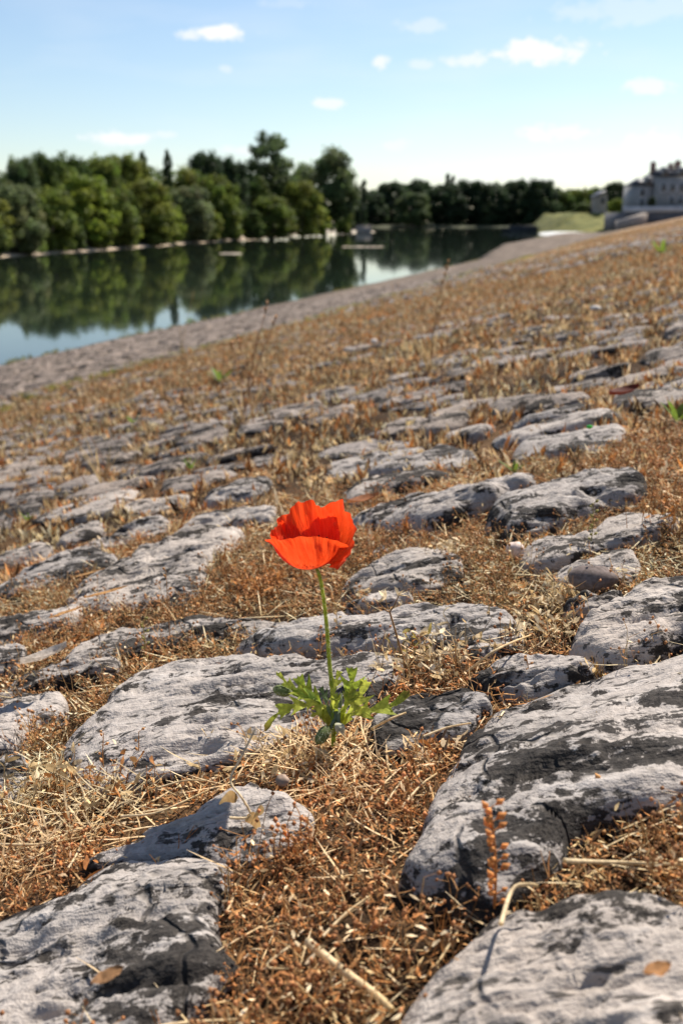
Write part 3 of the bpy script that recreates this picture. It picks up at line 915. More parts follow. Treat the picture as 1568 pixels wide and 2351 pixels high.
def shore_D(x): return 41.7 / (.13 - (x - 341) / 1036.0)
GL = 'trees on the wooded far shore'
LEFT = [  # picture x, row of the top, metres behind the shore, kind, variant, width in pixels, leaves, name, label
 (-26, 186, 5, 'willow', 0, 66, 'olive', 'willow_tree', 'olive willow at the far left cut by the picture edge'),
 (14, 184, 4, 'willow', 1, 56, 'silver', 'willow_tree', 'pale grey-green willow at the left edge over the sandy strip'),
 (50, 186, 3.5, 'willow', 2, 52, 'willow', 'willow_tree', 'low olive willow, second along the sandy strip from the left'),
 (84, 176, 4.5, 'willow', 0, 56, 'bright', 'willow_tree', 'lighter green willow, third along the sandy strip from the left'),
 (116, 188, 3.5, 'willow', 1, 46, 'willow', 'willow_tree', 'short drooping willow, fourth along the sandy strip from the left'),
 (146, 178, 4.5, 'willow', 2, 54, 'olive', 'willow_tree', 'broad olive willow below the spiky conifer tops'),
 (172, 206, 2.5, 'willow', 0, 22, 'bright', 'willow_bush', 'small bright green bush at the middle of the sandy strip'),
 (191, 186, 4, 'willow', 1, 46, 'silver', 'willow_tree', 'grey-green willow just right of the small bright bush'),
 (216, 174, 5, 'willow', 2, 48, 'willow', 'willow_tree', 'tall drooping willow under the dark domed tree'),
 (236, 204, 3, 'willow', 0, 26, 'deep', 'willow_bush', 'low dark bush at the right end of the sandy strip'),
 (70, 212, 2.5, 'willow', 2, 26, 'deep', 'willow_bush', 'low dark bush at the sand near the left edge'),
 (128, 214, 2.5, 'willow', 1, 24, 'bright', 'willow_bush', 'low light bush at the sand under the fourth willow'),
 (28, 210, 2.3, 'willow', 0, 30, 'willow', 'willow_bush', 'low olive bush at the sand, first from the left'),
 (98, 209, 2.3, 'willow', 2, 30, 'olive', 'willow_bush', 'low yellowish bush at the sand under the lighter third willow'),
 (152, 211, 2.3, 'willow', 1, 28, 'deep', 'willow_bush', 'dark low bush left of the small bright bush'),
 (205, 208, 2.6, 'willow', 2, 30, 'olive', 'willow_bush', 'olive low bush right of the small bright bush'),
 (-14, 212, 2.4, 'willow', 1, 34, 'deep', 'willow_bush', 'low bush in the bottom corner of the wood at the left edge'),
 (24, 158, 13, 'round', 0, 34, 'poplar', 'broadleaf_tree', 'small round treetop leftmost on the skyline'),
 (52, 152, 12, 'round', 1, 34, 'deep', 'broadleaf_tree', 'round dark treetop, second on the skyline from the left'),
 (78, 155, 13, 'round', 2, 36, 'deep', 'broadleaf_tree', 'dark broad treetop behind the third willow'),
 (-4, 174, 14, 'round', 2, 36, 'poplar', 'broadleaf_tree', 'dark treetop at the left picture edge behind the willows'),
 (104, 156, 12, 'round', 0, 40, 'willow', 'broadleaf_tree', 'broad olive treetop left of the spiky conifer tops'),
 (130, 154, 13, 'round', 1, 40, 'olive', 'broadleaf_tree', 'rounded green treetop touching the left conifer spike'),
 (146, 150, 14, 'conifer', 0, 18, 'spruce', 'conifer_tree', 'dark conifer, left one of the two spiky tops'),
 (170, 149, 14, 'conifer', 1, 16, 'spruce', 'conifer_tree', 'dark conifer with the higher ragged spike'),
 (182, 168, 13, 'round', 2, 36, 'olive', 'broadleaf_tree', 'green treetop in the dip right of the conifers'),
 (208, 152, 15, 'round', 0, 34, 'dark', 'broadleaf_tree', 'dark domed tree left of the tall loose poplar'),
 (230, 157, 15, 'round', 1, 34, 'dark', 'broadleaf_tree', 'dark lower dome touching the tall loose poplar'),
 (252, 176, 12, 'round', 2, 36, 'deep', 'broadleaf_tree', 'dark tree at the foot of the tall loose poplar'),
]
for (x, yt, back, kind, v, wpx, mt, nm, lab) in LEFT:
    if back > 10: back *= 1.7
    D = shore_D(x); X, Y = far_pt(x, D)
    X -= back * .93; Y += back * .35
    X = (x - 341) / 1041.0 * Y
    D2 = Y + back * .8; X = (x - 341) / 1041.0 * D2
    z0 = float(island_z(np.array([X]), np.array([D2]))[0]) - .05
    h = z_at(yt, D2) - z0
    tree(kind, v, X, D2, z0, h, wpx * 1.22 / 1041.0 * D2, mt, lab, nm, GL)
MIDT = [  # x, top row, D, base z, kind ...
 (270, 132, 225, .8, 'airy', 0, 54, 'poplar', 'poplar_tree', 'tall loose poplar with a see-through crown, highest of the trees'),
 (272, 196, 186, .2, 'willow', 1, 52, 'willow', 'willow_tree', 'rounded bush willow standing at the tip of the wooded shore'),
 (252, 210, 180, .2, 'willow', 2, 26, 'deep', 'willow_bush', 'dark bush beside the rounded willow at the shore tip'),
 (302, 182, 222, .4, 'willow', 0, 46, 'olive', 'willow_tree', 'light green willow between the shore tip and the big round tree'),
 (324, 149, 245, .5, 'round', 2, 70, 'poplar', 'broadleaf_tree', 'big round-headed tree right of the tall loose poplar'),
 (316, 206, 228, .3, 'willow', 1, 30, 'bright', 'willow_bush', 'light bush under the big round-headed tree'),
 (340, 186, 262, .3, 'willow', 2, 26, 'willow', 'willow_tree', 'narrow green tree right below the big round-headed tree'),
 (350, 176, 275, .3, 'slender', 0, 11, 'poplar', 'poplar_tree', 'thin poplar against the right side of the big round-headed tree'),
 (363, 179, 330, .3, 'slender', 1, 9, 'dark', 'poplar_tree', 'lone thin dark poplar in the gap between two woods'),
 (290, 172, 240, .5, 'round', 0, 40, 'deep', 'broadleaf_tree', 'dark tree filling the gap right of the tall loose poplar'),
]
for (x, yt, D, z0, kind, v, wpx, mt, nm, lab) in MIDT:
    X = (x - 341) / 1041.0 * D
    z0 = float(island_z(np.array([X]), np.array([float(D)]))[0]) - .05 if D < 285 else z0
    z0 = max(z0, .1)
    tree(kind, v, X, D, z0, z_at(yt, D) - z0, wpx / 1041.0 * D, mt, lab, nm, GL)
FAR = [
 (352, 200, 405, 'willow', 0, 34, 'dark', 'broadleaf_tree', 'leftmost low dark tree of the distant wood'),
 (372, 192, 412, 'willow', 2, 36, 'dark', 'broadleaf_tree', 'dark tree just right of the lone thin poplar'),
 (390, 182, 425, 'willow', 1, 44, 'dark', 'broadleaf_tree', 'high dark dome at the left of the distant wood'),
 (412, 193, 402, 'willow', 0, 40, 'poplar', 'broadleaf_tree', 'rounder and lighter tree standing before the distant wood'),
 (418, 178, 432, 'willow', 2, 34, 'dark', 'broadleaf_tree', 'pointed dark treetop behind the rounder lighter tree'),
 (445, 174, 430, 'slender', 0, 9, 'dark', 'poplar_tree', 'thin twin treetop sticking out of the distant wood, left one'),
 (451, 175, 432, 'slender', 1, 8, 'dark', 'poplar_tree', 'thin twin treetop sticking out of the distant wood, right one'),
 (446, 184, 414, 'willow', 1, 50, 'dark', 'broadleaf_tree', 'dark tree under the thin twin treetops'),
 (468, 181, 420, 'willow', 0, 46, 'dark', 'broadleaf_tree', 'dark tree right of the thin twin treetops'),
 (492, 183, 416, 'willow', 2, 48, 'dark', 'broadleaf_tree', 'dark tree at the middle of the distant wood'),
 (515, 180, 418, 'willow', 1, 46, 'dark', 'broadleaf_tree', 'high dark tree near the right end of the distant wood'),
 (537, 180, 410, 'willow', 0, 42, 'dark', 'broadleaf_tree', 'dark dome ending the distant wood on the right'),
 (558, 190, 422, 'willow', 2, 36, 'deep', 'broadleaf_tree', 'green tree just behind the grassy levee on its left'),
 (578, 189, 425, 'willow', 1, 40, 'willow', 'broadleaf_tree', 'lighter tree behind the middle of the grassy levee'),
 (596, 188, 430, 'willow', 0, 36, 'deep', 'broadleaf_tree', 'green tree left of the pale gable'),
 (612, 181, 345, 'willow', 2, 30, 'dark', 'broadleaf_tree', 'dark round tree between the pale gable and the big house'),
 (624, 186, 350, 'willow', 1, 24, 'dark', 'broadleaf_tree', 'dark tree touching the left wall of the big house'),
 (616, 199, 300, 'willow', 0, 22, 'bright', 'garden_bush', 'yellowish bush before the left wall of the big house'),
 (582, 203, 330, 'willow', 1, 26, 'deep', 'garden_bush', 'dark bush on top of the grassy levee'),
 (649, 197, 246, 'willow', 1, 9, 'dark', 'garden_bush', 'dark clipped bush against the front of the big house'),
]
for (x, yt, D, kind, v, wpx, mt, nm, lab) in FAR:
    if D > 400: D *= 1.6
    X = (x - 341) / 1041.0 * D
    z0 = .9
    if nm == 'garden_bush' or D < 360: z0 = {616: 5.2, 582: 4.6, 649: 6.6, 612: 5.0, 624: 5.0}[x]
    tree(kind, v, X, D, z0, z_at(yt, D) - z0, wpx / 1041.0 * D, mt, lab, nm, 'trees of the distant wood' if nm != 'garden_bush' else None)

def wood_mass(name, pts, n, size, mat, label, seed):
    r = np.random.default_rng(seed)
    f = r.random(n) * (len(pts) - 1); i = f.astype(int); f = f - i
    pts = np.array(pts, float)                    # picture x, row of the top, distance
    X_, R_, D_ = (pts[i, k] * (1 - f) + pts[i + 1, k] * f for k in range(3))
    D_ = D_ + r.uniform(0, 7, n)
    x = (X_ - 341) / 1041 * D_
    ht = (CAM_Z + (222 - R_) / 1041 * D_) * (1 + .22 * fbm(x / 5, x * 0, seed, 3))
    z = ht * r.random(n) ** .8
    P = np.stack([x, D_, z], 1)
    a = r.normal(size=(n, 3)); a /= np.linalg.norm(a, axis=1)[:, None]; b_ = np.cross(a, r.normal(size=(n, 3))); b_ /= np.linalg.norm(b_, axis=1)[:, None]
    sz = size * r.uniform(.6, 1.4, n)[:, None]
    V = np.stack([P - a * sz, P + b_ * sz * .6, P + a * sz, P - b_ * sz * .6], 1).reshape(-1, 3)
    c = np.repeat(r.uniform(.7, 1.3, (n, 1)) * np.ones((1, 3)), 4, 0)
    return tag(link(name, mesh_np(name, V, np.arange(4 * n).reshape(-1, 4), c), mat), label, 'wood', kind='stuff')
wood_mass('distant_wood', [(345, 200, 700), (390, 190, 704), (440, 190, 704), (500, 188, 704), (545, 190, 704), (600, 196, 720), (650, 194, 720)], 11000, 1.25, LM['dark'], 'dark mass of the distant wood behind its front trees', 5)
wood_mass('shore_thicket', [(-60, 186, 106), (0, 178, 118), (60, 168, 128), (120, 170, 146), (180, 178, 172), (225, 176, 200), (262, 185, 225), (330, 190, 265)], 14000, .34, LM['deep'], 'thicket filling the wood on the far shore behind the willows', 6)

# ------------------------------------------------------------------ levee, terrace, houses
def levee():
    xs = np.linspace(58, 112, 110); ys = np.linspace(288, 355, 90)
    def zf(X, Y):
        left = sstep(60, 70, X)
        front = np.clip((Y - 292) / 26, 0, 1)
        return -1 + left * (front ** .8) * (6.0 + .03 * (X - 60)) + (.9 * fbm(X / 5, Y / 5, 61, 4) + .35 * fbm(X / 1.5, Y / 1.5, 62, 2)) * front * left
    return link('grassy_levee', grid_mesh('grassy_levee', xs, ys, zf), M_GRASSB)
tag(levee(), 'sunlit yellow-green grass levee below the distant houses', 'levee', kind='structure')

TY = 252.0                         # front of the terrace
def X_at(px, D=TY): return (px - 341) / 1041.0 * D
tz = z_at(206.5, TY)
m = MB(); m.box(X_at(624), 150, TY, TY + 20, 1.0, tz - 1.3); tw = m.mesh('terrace_wall')
terr = empty('quay_terrace', (X_at(650), TY, 2.0), 'dark stone quay terrace with pale parapet under the big house', 'terrace')
def wchild(name, mb, mat, par, smooth=False):
    me = mb.mesh(name, smooth)
    o = link(name, me, mat, par); o.matrix_parent_inverse = Matrix.Translation(par.location).inverted(); return o
wchild('retaining_wall', m, M_WALLD, terr)
m = MB(); m.box(X_at(622), 150, TY - .25, TY + .35, tz - 1.3, tz); wchild('parapet', m, M_COPE, terr)
m = MB()
xa, xb = X_at(614), X_at(640)
V = [(xa, TY - 5, 1.2), (xb, TY - 5, 1.2), (xb, TY - .3, 1.2), (xa, TY - .3, 1.2), (xa, TY - 5, z_at(221, TY)), (xb, TY - 5, tz - 1.5), (xb, TY - .3, tz - 1.5), (xa, TY - .3, z_at(221, TY))]
m.add(V, None, [(0, 3, 2, 1), (4, 5, 6, 7), (0, 1, 5, 4), (1, 2, 6, 5), (2, 3, 7, 6), (3, 0, 4, 7)])
wchild('ramp', m, M_CONC, terr)

def gable_roof(m, x0, x1, y0, y1, z0, z1, hip=0.0):
    V = [(x0, y0, z0), (x1, y0, z0), (x1, y1, z0), (x0, y1, z0), (x0 + hip, (y0 + y1) / 2, z1), (x1 - hip, (y0 + y1) / 2, z1)]
    m.add(V, [(0, 4, 3), (1, 2, 5)], [(0, 1, 5, 4), (2, 3, 4, 5), (0, 3, 2, 1)])

HY = TY + 6
def hz(row): return z_at(row + 3.5, HY)
def hx(px): return (px + 3 - 341) / 1041.0 * HY
house = empty('river_house', (hx(660), HY, tz - 1.3), 'big pale house with slate roofs and chimneys at the right edge', 'house')
zb = tz - 1.35
m = MB(); m.box(hx(628), hx(647.5), HY, HY + 10, zb, hz(182)); wchild('side_wing', m, M_WALLP, house)
m = MB(); gable_roof(m, hx(627), hx(648.5), HY - .4, HY + 10.4, hz(182), hz(173.5), 2.2); rf = wchild('side_roof', m, M_SLATE, house)
m = MB(); m.box(hx(647.5), hx(712), HY - 1.2, HY + 11, zb, hz(173)); wchild('main_block', m, M_WALLP, house)
m = MB(); gable_roof(m, hx(646.7), hx(713), HY - 1.6, HY + 11.4, hz(173), hz(164.5), 1.5); rf2 = wchild('main_roof', m, M_SLATE, house)
for px, row, wd in ((650.5, 159.5, 1.1), (668, 161, 1.2), (675, 158, 1.3), (697, 159, 1.2)):
    m = MB(); m.box(hx(px) - wd / 2, hx(px) + wd / 2, HY + 4.4, HY + 5.6, hz(170), hz(row)); m.box(hx(px) - wd / 2 - .12, hx(px) + wd / 2 + .12, HY + 4.3, HY + 5.7, hz(row), hz(row) + .25)
    for dx in (-.25, .25): m.box(hx(px) + dx - .13, hx(px) + dx + .13, HY + 4.85, HY + 5.15, hz(row) + .25, hz(row) + .75)
    wchild('chimney', m, M_BRICK, house)
for px, row, fy in ((655.5, 171.5, HY - 1.7), (641, 180.5, HY - .5), (672, 171.5, HY - 1.7), (688, 171.5, HY - 1.7)):
    m = MB(); m.box(hx(px) - .7, hx(px) + .7, fy, fy + 2.2, hz(row), hz(row) + 1.3); gable_roof(m, hx(px) - .85, hx(px) + .85, fy - .1, fy + 2.3, hz(row) + 1.3, hz(row) + 1.9, .0)
    d = wchild('dormer', m, M_WALLP, house)
    m = MB(); m.box(hx(px) - .4, hx(px) + .4, fy - .03, fy + .05, hz(row) + .2, hz(row) + 1.15); g = wchild('pane', m, M_GLASS, house); 
for px, row, fy in ((636, 189, HY), (655, 184, HY - 1.2), (664, 184, HY - 1.2), (673, 184, HY - 1.2), (682, 184, HY - 1.2), (691, 184, HY - 1.2), (664, 197, HY - 1.2), (673, 197, HY - 1.2), (682, 197, HY - 1.2), (700, 184, HY - 1.2), (636, 199, HY)):
    cx, cz = hx(px), hz(row)
    m = MB(); m.box(cx - .62, cx + .62, fy - .06, fy + .02, cz - 1.0, cz + 1.0); w = wchild('window', m, M_FRAME, house)
    m = MB(); m.box(cx - .48, cx - .04, fy - .10, fy - .07, cz - .88, cz + .88); m.box(cx + .04, cx + .48, fy - .10, fy - .07, cz - .88, cz + .88)
    p = wchild('pane', m, M_GLASS, house)
    m = MB(); m.box(cx - .75, cx + .75, fy - .18, fy + .02, cz - 1.12, cz - 1.003); wchild('sill', m, M_COPE, house)

G_Y = 318.0
gx = lambda px: (px - 341) / 1041.0 * G_Y
cot = empty('cottage', (gx(601), G_Y, 4.5), 'small cottage with pale gable half hidden by trees', 'house')
m = MB(); x0, x1 = gx(596), gx(605); zt, ze = z_at(191, G_Y), z_at(196, G_Y)
V = [(x0, G_Y, 3.5), (x1, G_Y, 3.5), (x1, G_Y + 9, 3.5), (x0, G_Y + 9, 3.5), (x0, G_Y, ze), (x1, G_Y, ze), (x1, G_Y + 9, ze), (x0, G_Y + 9, ze), ((x0 + x1) / 2 + .8, G_Y, zt), ((x0 + x1) / 2 + .8, G_Y + 9, zt)]
m.add(V, [(4, 5, 8), (6, 7, 9)], [(0, 1, 5, 4), (1, 2, 6, 5), (2, 3, 7, 6), (3, 0, 4, 7)])
wchild('wall', m, M_CONC, cot)
m = MB(); a = np.array(V)
for e0, e1 in ((4, 7), (5, 6)):
    sgn = -1 if e0 == 4 else 1
    p0 = a[e0] + (sgn * .35, -.4, -.2); p1 = a[e1] + (sgn * .35, .4, -.2); q0 = a[8] + (0, -.4, .06); q1 = a[9] + (0, .4, .06)
    m.add([p0, p1, q1, q0, p0 + (0, 0, .2), p1 + (0, 0, .2), q1 + (0, 0, .2), q0 + (0, 0, .2)], None, [(0, 1, 2, 3), (7, 6, 5, 4), (0, 4, 5, 1), (1, 5, 6, 2), (2, 6, 7, 3), (3, 7, 4, 0)])
wchild('roof', m, M_SLATE, cot)
m = MB(); m.box((x0 + x1) / 2 - .5, (x0 + x1) / 2 + .5, G_Y - .05, G_Y + .02, ze - 2.2, ze - .6); wchild('window', m, M_GLASS, cot)

# ------------------------------------------------------------------ bars, pier and barge in the river
def bar(name, px0, px1, row, thick, mat, label, seed, zt=.22):
    D = CAM_Z / ((row - 222.0) / 1041.0) if row > 224 else 400
    xa, xb = (px0 - 341) / 1041.0 * D, (px1 - 341) / 1041.0 * D
    n = 36; th = np.arange(n) / n * 2 * np.pi
    rx = (xb - xa) / 2; ry = thick
    wob = 1 + .35 * fbm(np.cos(th) * 2 + seed, np.sin(th) * 2, seed, 3)
    V = [np.stack([np.cos(th) * rx * wob * k, np.sin(th) * ry * wob * k, np.full(n, z) + .06 * fbm(np.cos(th) * 5 + seed, np.sin(th) * 5 + k, seed, 2) * (z > 0)], 1) for k, z in ((1.15, -.5), (1, .0), (.85, zt * .7), (.45, zt))]
    V = np.concatenate(V + [np.array([[0, 0, zt * 1.05]])])
    Q = [(r * n + j, r * n + (j + 1) % n, (r + 1) * n + (j + 1) % n, (r + 1) * n + j) for r in range(3) for j in range(n)]
    T = [(3 * n + j, 3 * n + (j + 1) % n, 4 * n) for j in range(n)]
    o = link(name, mesh_np(name, V, [np.array(T), np.array(Q)], None, True), mat, None, ((xa + xb) / 2, D, 0))
    return tag(o, label, 'gravel bar', 'gravel bars in the river', 'structure')
bar('gravel_or_riffle', 300, 368, 231.5, 7, M_SAND, 'long sandy bar below the big round-headed tree', 1, .6)
bar('gravel_or_riffle', 218, 240, 252.6, .4, M_SAND, 'short thin gravel bar on the water before the shore tip', 2, .05)
bar('gravel_or_riffle', 344, 384, 246.0, .45, M_SAND, 'thin gravel bar in the middle of the river', 4, .05)
bar('gravel_or_riffle', 540, 586, 233.5, 5, M_RIFFLE, 'brightest white water over shallows at the foot of the levee', 7, .55)  # no gravel here: bright water on the shallows, modelled as a solid bar
bar('gravel_or_riffle', 548, 571, 240.0, 2.2, M_RIFFLE, 'small patch of white water beside the landing', 8, .32)  # bright broken water again, given the solid shape of a bar
D = 295.0; px0, px1 = (356 - 341) / 1041 * D, (371 - 341) / 1041 * D
pier = empty('concrete_pier', ((px0 + px1) / 2, D, 0), 'small square concrete pier at the end of the sandy bar', 'pier')
m = MB(); m.box(px0, px1, D, D + 5, -.5, 1.9); wchild('block', m, M_CONC, pier)
m = MB(); m.box(px0 - .15, px1 + .15, D - .15, D + 5.15, 1.903, 2.15); wchild('cap', m, M_CONC, pier)
D = 335.0; px0, px1 = (500 - 341) / 1041 * D, (551 - 341) / 1041 * D
brg = empty('moored_barge', ((px0 + px1) / 2, D, 0), 'long dark barge lying below the distant wood', 'barge')
m = MB(); L_ = px1 - px0
V = []
for z, sh in ((-.3, 1.2), (.9, .2), (1.25, 0)): V += [(px0 + sh, D, z), (px0 + sh + 2.2, D - 1.8, z), (px1 - sh - 2.2, D - 1.8, z), (px1 - sh, D, z), (px1 - sh - 2.2, D + 1.8, z), (px0 + sh + 2.2, D + 1.8, z)]
Q = [(r * 6 + j, r * 6 + (j + 1) % 6, (r + 1) * 6 + (j + 1) % 6, (r + 1) * 6 + j) for r in range(2) for j in range(6)]
m.add(V, None, Q + [(12, 13, 16, 17), (13, 14, 15, 16)][:1] + [(13, 14, 15, 16), (14, 15, 15, 15)][:1]); wchild('hull', m, M_BARGE, brg)
m = MB(); m.box(px0 + 3, px1 - 5, D - 1.4, D + 1.4, 1.2, 1.95); wchild('cabin', m, M_BARGE, brg)
m = MB(); m.box(px0 + 2.7, px1 - 4.7, D - 1.6, D + 1.6, 1.953, 2.05); wchild('roof', m, M_BARGE, brg)

# ------------------------------------------------------------------ where the joints are
GX0, GX1, GY0, GY1, GS = -5.2, 5.2, .2, 10.0, .0125
gnx, gny = int((GX1 - GX0) / GS), int((GY1 - GY0) / GS)
occ = np.zeros((gny, gnx), bool)
for P in stone_polys:
    lo = np.floor((P.min(0) - (GX0, GY0)) / GS).astype(int); hi = np.ceil((P.max(0) - (GX0, GY0)) / GS).astype(int) + 1
    lo = np.maximum(lo, 0); hi = np.minimum(hi, (gnx, gny))
    if (hi <= lo).any(): continue
    xx, yy = np.meshgrid(GX0 + (np.arange(lo[0], hi[0]) + .5) * GS, GY0 + (np.arange(lo[1], hi[1]) + .5) * GS)
    c = P.mean(0)
    occ[lo[1]:hi[1], lo[0]:hi[0]] |= inside(c + (P - c) * .97, xx, yy)
def on_stone(x, y):
    i = ((np.asarray(y) - GY0) / GS).astype(int); j = ((np.asarray(x) - GX0) / GS).astype(int)
    ok = (i >= 0) & (i < gny) & (j >= 0) & (j < gnx)
    r = np.zeros(np.shape(x), bool); r[ok] = occ[i[ok], j[ok]]; return r

def sample(n, y0, y1, margin=.06, power=1.0):
    """points of the bank inside the view, between two depths"""
    u = RNG.random(n); y = (y0 ** (power + 1) + u * (y1 ** (power + 1) - y0 ** (power + 1))) ** (1 / (power + 1))
    x = (RNG.random(n) * 2 - 1) * ((.36 + margin) * y + .16)
    return x, y

def ground_pts(x, y, dz=0): return np.stack([x, y, bankz(x, y) + dz - .004], 1)

# ------------------------------------------------------------------ small dry plants
STRAW = np.array([.64, .47, .24]); PALE = np.array([.78, .64, .42]); BROWN = np.array([.38, .205, .080]); RUST = np.array([.46, .20, .062]); DARKB = np.array([.12, .065, .03]); PODC = np.array([.46, .22, .095])
pr = random.Random(5)
def jit(c, a=.18): return np.clip(np.asarray(c) * (1 + pr.uniform(-a, a)), 0, 1)
def bent(p, d, l, n=4, bend=.4):
    pts = [np.array(p, float)]; d = np.array(d, float); d /= np.linalg.norm(d)
    for _ in range(n - 1):
        pts.append(pts[-1] + d * l / (n - 1))
        d = d + np.array([pr.uniform(-bend, bend), pr.uniform(-bend, bend), pr.uniform(-bend, bend) * .6]) * .5
        d /= np.linalg.norm(d)
    return pts

def weed_pods():         # branching weed with round seed pods
    m = MB(); h = pr.uniform(.020, .038)
    for _ in range(pr.randint(2, 3)):
        st = bent((0, 0, 0), (pr.uniform(-.5, .5), pr.uniform(-.5, .5), 1), h, 4, .35)
        m.tube(st, .00042, .00026, 3, jit(BROWN if pr.random() < .6 else STRAW))
        for k in range(pr.randint(3, 4)):
            p0 = st[pr.randint(1, 3)]
            br = bent(p0, (pr.uniform(-1, 1), pr.uniform(-1, 1), pr.uniform(.1, 1)), h * pr.uniform(.2, .42), 3, .5)
            m.ribbon(br, np.array([.00035, .0003, .0002]), None, jit(BROWN))
            m.pod(br[-1], pr.uniform(.0011, .0019), (pr.uniform(-.5, .5), pr.uniform(-.5, .5), 1), 1.15, jit(PODC, .3), 4)
    for _ in range(4):
        p = np.array([pr.uniform(-.5, .5) * h * .4, pr.uniform(-.5, .5) * h * .4, pr.uniform(.1, .8) * h])
        m.ribbon(bent(p, (pr.uniform(-1, 1), pr.uniform(-1, 1), pr.uniform(-.5, .5)), .006, 3, .8), .0011, None, jit(RUST if pr.random() < .5 else PALE, .3))
    return m.proto()
def weed_twigs():        # tangle of thin branched stems
    m = MB(); h = pr.uniform(.016, .034)
    for _ in range(pr.randint(3, 5)):
        d = (pr.uniform(-1, 1), pr.uniform(-1, 1), pr.uniform(.3, 1.2))
        st = bent((pr.uniform(-.004, .004), pr.uniform(-.004, .004), 0), d, h, 4, .5)
        m.tube(st, .00042, .0002, 3, jit(pr.choice([BROWN, RUST, STRAW, BROWN]), .3))
        for _ in range(2):
            b = bent(st[pr.randint(1, 2)], (pr.uniform(-1, 1), pr.uniform(-1, 1), pr.uniform(0, 1)), h * .4, 3, .6)
            m.ribbon(b, np.array([.00035, .0003, .0002]), None, jit(pr.choice([BROWN, STRAW, RUST]), .3))
    for _ in range(5):
        p = np.array([pr.uniform(-.5, .5) * h, pr.uniform(-.5, .5) * h, pr.uniform(.0, .7) * h])
        m.ribbon(bent(p, (pr.uniform(-1, 1), pr.uniform(-1, 1), pr.uniform(-.5, .5)), .005, 3, .8), .0009, None, jit(pr.choice([RUST, STRAW, PALE]), .3))
    return m.proto()
def chaff():             # pale curled dead leaves
    m = MB(); h = pr.uniform(.010, .022)
    for _ in range(13):
        p = np.array([pr.uniform(-1, 1) * .009, pr.uniform(-1, 1) * .009, pr.uniform(.0, 1) * h])
        m.ribbon(bent(p, (pr.uniform(-1, 1), pr.uniform(-1, 1), pr.uniform(-.3, .9)), pr.uniform(.006, .013), 4, 1.1), pr.uniform(.0009, .002), (pr.uniform(-1, 1), pr.uniform(-1, 1), pr.uniform(-1, 1)), jit(pr.choice([PALE, PALE, STRAW, RUST]), .25))
    for _ in range(3): m.tube(bent((0, 0, 0), (pr.uniform(-.6, .6), pr.uniform(-.6, .6), 1), h * 1.3, 3, .4), .0005, .0003, 3, jit(STRAW))
    return m.proto()
def litter():            # crumbs on the earth
    m = MB()
    for _ in range(9):
        p = np.array([pr.uniform(-1, 1) * .011, pr.uniform(-1, 1) * .011, pr.uniform(.001, .007)])
        if pr.random() < .75:
            m.ribbon(bent(p, (pr.uniform(-1, 1), pr.uniform(-1, 1), pr.uniform(-.2, .35)), pr.uniform(.004, .011), 3, .6), pr.uniform(.0004, .0010), None, jit(pr.choice([BROWN, STRAW, RUST, DARKB, BROWN, DARKB]), .35))
        else: m.pod(p, pr.uniform(.0007, .0014), (pr.uniform(-1, 1), pr.uniform(-1, 1), .3), 1.3, jit(pr.choice([PODC, BROWN, DARKB]), .3))
    return m.proto()
def straw():             # one dead blade lying about
    m = MB(); l = pr.uniform(.022, .055)
    a = pr.uniform(0, 6.28)
    pts = bent((0, 0, pr.uniform(.004, .012)), (math.cos(a), math.sin(a), pr.uniform(-.02, .25)), l, 5, .22)
    m.ribbon(pts, pr.uniform(.0004, .0008), None, jit(STRAW, .3), jit(PALE, .2))
    return m.proto()
def tuft(h, n, w, cols):
    m = MB()
    for _ in range(n):
        a = pr.uniform(0, 6.28); q = pr.uniform(0, .5) * h * .7
        p0 = (math.cos(a) * q, math.sin(a) * q, 0)
        pts = bent(p0, (pr.uniform(-.6, .6), pr.uniform(-.6, .6), 1), h * pr.uniform(.45, 1), 3, .5)
        ww = w * pr.uniform(.6, 1.2); sd_ = np.array((pr.uniform(-1, 1), pr.uniform(-1, 1), .2)); sd_ /= np.linalg.norm(sd_)
        m.add([pts[0] - sd_ * ww * .5, pts[0] + sd_ * ww * .5, pts[1] + sd_ * ww, pts[2], pts[1] - sd_ * ww], [(0, 1, 2), (0, 2, 4), (4, 2, 3)], None, jit(pr.choice(cols), .3))
    return m.proto()

P_POD = [weed_pods() for _ in range(7)]; P_TW = [weed_twigs() for _ in range(7)]; P_CH = [chaff() for _ in range(6)]
P_LI = [litter() for _ in range(6)]; P_ST = [straw() for _ in range(10)]
P_MID = [tuft(.029, 7, .0025, [RUST, BROWN, STRAW, STRAW * .8, PALE * .8, DARKB]) for _ in range(8)]
P_MIDP = [tuft(.022, 10, .0022, [PALE, STRAW, STRAW]) for _ in range(6)]
P_FARG = [tuft(.055, 10, .007, [STRAW * .8, RUST, STRAW * .8, BROWN, PALE * .8]) for _ in range(8)]
P_GREEN = [tuft(.06, 10, .003, [(.16, .20, .03), (.24, .25, .05), (.36, .30, .10)]) for _ in range(4)]

def mass_obj(name, sets, label, cat, mat=M_DRY):
    Vs, Ts, Cs = [], [], []; off = 0
    for V, T, C in sets:
        Vs.append(V); Ts.append(T + off); Cs.append(C); off += len(V)
    o = link(name, mesh_np(name, np.concatenate(Vs), np.concatenate(Ts), np.concatenate(Cs)), mat)
    return tag(o, label, cat, kind='stuff')

def tints(P, a=.3):
    n = len(P)
    b_ = 1 + a * (RNG.random((n, 1)) * 2 - 1)
    hue = fbm(P[:, 0] * 4, P[:, 1] * 4, 71, 2)[:, None] * np.array([[-.1, .12, .25]])
    return np.clip(b_ * (1 + hue), .3, 1.7)

def zone(x, y):          # how weedy the paving is
    s, t = st_of(x, y)
    return sstep(-4.4, -3.6, s + .5 * fbm(x / .8, y / .8, 72, 2)) * 1.0

